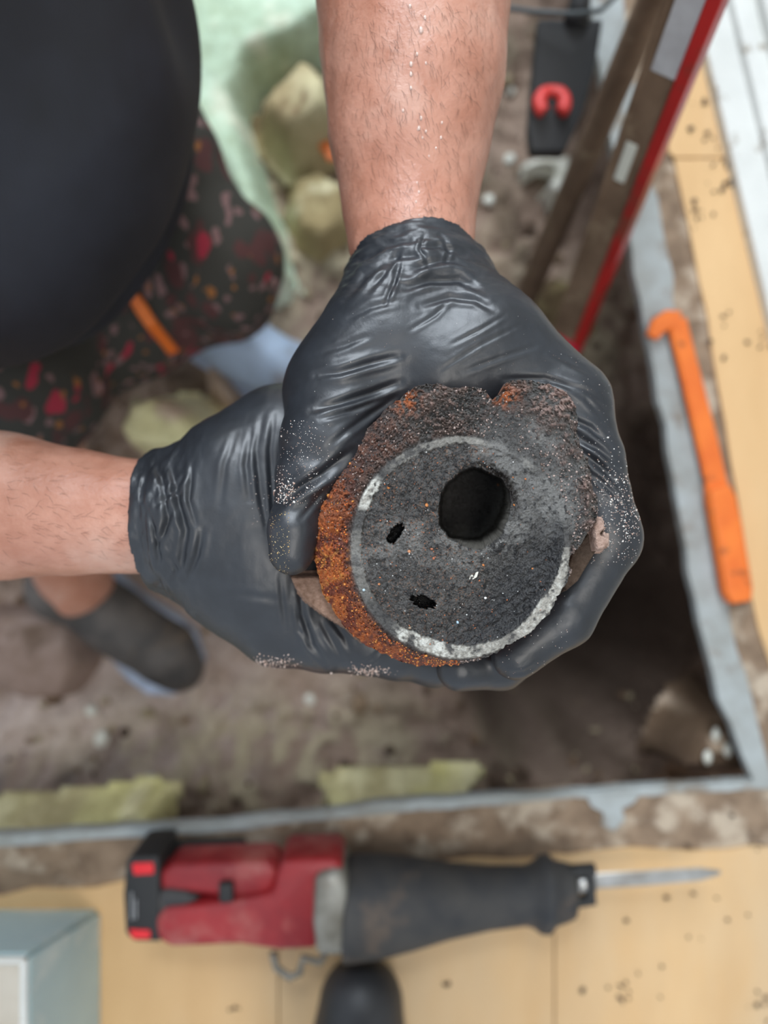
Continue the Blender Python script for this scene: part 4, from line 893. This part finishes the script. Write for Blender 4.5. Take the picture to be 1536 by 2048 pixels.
pipe = empty('pipe_end', (Cc[0], Cc[1], CAMZ - .50)); tag(pipe, 'rusted cast iron pipe end clogged with black sludge, held in both gloves', 'pipe')
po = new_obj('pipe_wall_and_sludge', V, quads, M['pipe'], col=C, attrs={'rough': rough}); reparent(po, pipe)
me = po.data; bm = bmesh.new(); bm.from_mesh(me); bm.normal_update()
z_mean = sum(fc_.normal.z for fc_ in bm.faces[NT * 20:NT * 20 + 400]) if False else None
bm.free()
nrm_t = np.cross(V[quads[5000:9000, 2]] - V[quads[5000:9000, 0]], V[quads[5000:9000, 3]] - V[quads[5000:9000, 1]])[:, 2].mean()
if nrm_t < 0: me.flip_normals()
pipe_bvh = bvh_of(V, quads)

# mortar crust clinging to the lower flank and the right side
def crust(name, poly, d0, h, cols, seed, lab):
    o_ = slab(name, poly, CAMZ - d0, h, cols, seed, None, None, .0022, step=.0006, soft=1.5, pad=.0006)
    for k_ in ('label', 'category', 'group'):
        if k_ in o_: del o_[k_]
    o_['label'] = lab; o_.data.materials.clear(); o_.data.materials.append(M['crust']); reparent(o_, pipe); return o_
M['crust'] = mat('crust', (0, 0, 0), .9, (.5, .45, .4), 350, attr=True, bump=1.0, bscale=450, bdist=.002, spec=.3)
crust('mortar_crust', [(572, 1148), (600, 1150), (640, 1150), (700, 1230), (720, 1290), (690, 1262), (640, 1232), (605, 1205), (585, 1180)], .372, .012, ((168, 138, 120), (142, 114, 98), (190, 164, 148)), 121, 'pinkish mortar crust')
crust('mortar_crust', [(1190, 1040), (1215, 1050), (1205, 1090), (1160, 1165), (1128, 1192), (1120, 1160), (1140, 1105)], .352, .015, ((112, 92, 76), (84, 70, 60), (134, 112, 98)), 122, 'brown crust')
crust('mortar_crust', [(1183, 1050), (1198, 1034), (1212, 1040), (1216, 1058), (1206, 1068), (1226, 1072), (1224, 1090), (1208, 1104), (1190, 1104), (1186, 1080)], .345, .008, ((206, 180, 168), (188, 158, 144), (224, 204, 196)), 123, 'pale pink mortar lump')
crust('mortar_crust', [(548, 985), (560, 978), (584, 986), (590, 1000), (575, 1012), (556, 1022), (549, 1004)], .357, .006, ((176, 148, 136), (150, 116, 104), (206, 186, 176)), 124, 'pinkish grit lump by the thumb')

# grit on the pipe face
def on(bvh, px, py, lift=.0):
    h_, n_ = cast(bvh, px, py); return None if h_ is None else (np.array(h_) + np.array(n_) * lift, n_)
items = []
def put(bvh, px, py, s, c_):
    q_ = on(bvh, px, py)
    if q_ is not None: items.append((q_[0], s, lin(c_)))
for px, py, s, c_ in ((853, 1010, 1.5, (190, 120, 66)), (818, 1103, 1.2, (190, 130, 92)), (777, 976, .8, (200, 120, 50)), (700, 928, .8, (206, 130, 60)), (966, 1130, .9, (190, 116, 60)), (1065, 1137, .8, (190, 120, 66)), (996, 970, .9, (190, 120, 70)), (1026, 955, .7, (190, 116, 60)),
                      (1028, 1010, .7, (180, 110, 50)), (1051, 958, .6, (196, 110, 50)), (863, 1098, .9, (160, 100, 74)), (867, 1117, .8, (170, 100, 70)), (758, 1168, .8, (180, 120, 80)), (760, 1155, .5, (200, 110, 60)), (820, 1256, 1.3, (150, 132, 112)), (971, 1196, .9, (230, 230, 226)), (904, 1118, .5, (210, 210, 206)),
                      (915, 1245, .9, (170, 196, 214)), (728, 1180, .9, (180, 200, 208)), (1071, 1262, 1, (200, 160, 146)), (1078, 1300, .6, (180, 140, 120)), (960, 930, .7, (150, 140, 120))): put(pipe_bvh, px, py, s * .0009, c_)
r = np.random.default_rng(5)
for _ in range(700):
    a = r.uniform(0, 6.28); q_ = math.sqrt(r.uniform(0, 1)) * 205; px, py = PC[0] + q_ * math.cos(a), PC[1] + q_ * math.sin(a)
    if math.hypot(px - 950, py - 1018) < 84 or (px > 990 and r.random() < .75): continue
    k_ = r.random(); c_ = (176, 104, 66) if k_ < .4 else ((96, 86, 80) if k_ < .8 else (206, 206, 204)); put(pipe_bvh, px, py, r.uniform(.00012, .0004), c_)
for _ in range(2600):
    a = r.uniform(0, 6.28); k_ = int(((a + math.pi) % (2 * math.pi)) / (2 * math.pi) * NT) % NT; q_ = r.uniform(226, max(228, Rout[k_] + 1)); px, py = PC[0] + q_ * math.cos(th[k_]), PC[1] + q_ * math.sin(th[k_])
    left = fall[k_] > .5 and deg[k_] < 200 + r.normal() * 14; c_ = ((190, 100, 44), (150, 72, 38), (210, 140, 66), (120, 62, 40))[r.integers(4)] if left else ((70, 68, 68), (120, 104, 96), (170, 150, 142), (96, 80, 72))[r.integers(4)]
    put(pipe_bvh, px, py, r.uniform(.00025, .0007), c_)
o = grains('grit', items, M['grit']); o['kind'] = 'stuff'; reparent(o, pipe); o['label'] = 'rust, sand and glassy grit'
items = []
q_ = on(pipe_bvh, 944, 1154, .0008)
bm = bmesh.new(); fl_ = [bm.verts.new(Vector(q_[0]) + Vector((a, b, c_))) for a, b, c_ in ((-.0022, -.0024, 0), (-.0012, .0008, .0006), (.0006, .0024, .0008), (.0026, .0028, .0004), (.0018, .0004, .0008), (.0002, -.0006, .0004), (-.0006, -.0022, .0002))]
bm.faces.new(fl_[::-1]); rgn = bmesh.ops.extrude_face_region(bm, geom=bm.faces[:]); [setattr(vv, 'co', vv.co - Vector((0, 0, .0008))) for vv in rgn['geom'] if isinstance(vv, bmesh.types.BMVert)]
vv = [v_.co[:] for v_ in bm.verts]; bm.verts.index_update(); ff = [[v_.index for v_ in f_.verts] for f_ in bm.faces]; bm.free()
o = new_obj('shell_chip', vv, ff, M['whitebit'], smooth=False); reparent(o, pipe); o['label'] = 'white flake stuck in the sludge'

# dust on the gloves
items = []
def dust(bvh, n_, fx_, s0, s1, seed, cols=((206, 190, 180), (230, 226, 220), (180, 150, 136))):
    r = np.random.default_rng(seed)
    for _ in range(n_):
        px, py = fx_(r); t_ = on(pipe_bvh, px, py); g_ = on(bvh, px, py)
        if g_ is None or (t_ is not None and t_[0][2] > g_[0][2]): continue
        items.append((g_[0], r.uniform(s0, s1) * 1.0 * (1 if r.random() < .9 else 1.7), lin(cols[r.integers(len(cols))])))
dust(bvA, 420, lambda r: (r.normal(600, 32), r.uniform(840, 1010)), .00010, .00028, 1)
dust(bvA, 120, lambda r: (r.normal(572, 14), r.normal(985, 14)), .0002, .0005, 2)
dust(bvA, 160, lambda r: (r.uniform(538, 580), r.uniform(1020, 1150)), .00010, .00030, 3, ((170, 140, 90), (190, 170, 130)))
dust(bvA, 650, lambda r: (1150 + 130 * r.random() ** .6, r.normal(1000, 50)), .00014, .00038, 4)
dust(bvA, 200, lambda r: (r.uniform(1160, 1275), r.uniform(1040, 1130)), .00012, .0003, 5)
dust(bvA, 120, lambda r: (r.uniform(1090, 1225), r.uniform(700, 900)), .00008, .0002, 6)
dust(bvA, 90, lambda r: (r.uniform(1000, 1140), r.uniform(1180, 1360)), .0001, .0003, 7)
dust(bvA, 90, lambda r: (r.uniform(620, 1100), r.uniform(620, 860)), .00006, .00016, 8)
o = grains('glove_dust', items, M['grit']); o['kind'] = 'stuff'; reparent(o, person); o['label'] = 'pale grit stuck to the gloves'; items = []
dust(bvB, 170, lambda r: (r.normal(540, 24), r.normal(1326, 7)), .0002, .0005, 9, ((206, 176, 160), (226, 204, 192)))
dust(bvB, 170, lambda r: (r.normal(735, 22), r.normal(1342, 6)), .0002, .0005, 10, ((206, 176, 160), (226, 204, 192)))
dust(bvB, 50, lambda r: (r.uniform(500, 560), r.uniform(950, 1060)), .0001, .0003, 11)
if items: o = grains('glove_dust', items, M['grit']); o['kind'] = 'stuff'; reparent(o, person); o['label'] = 'pinkish grit stuck to the lower knuckles'
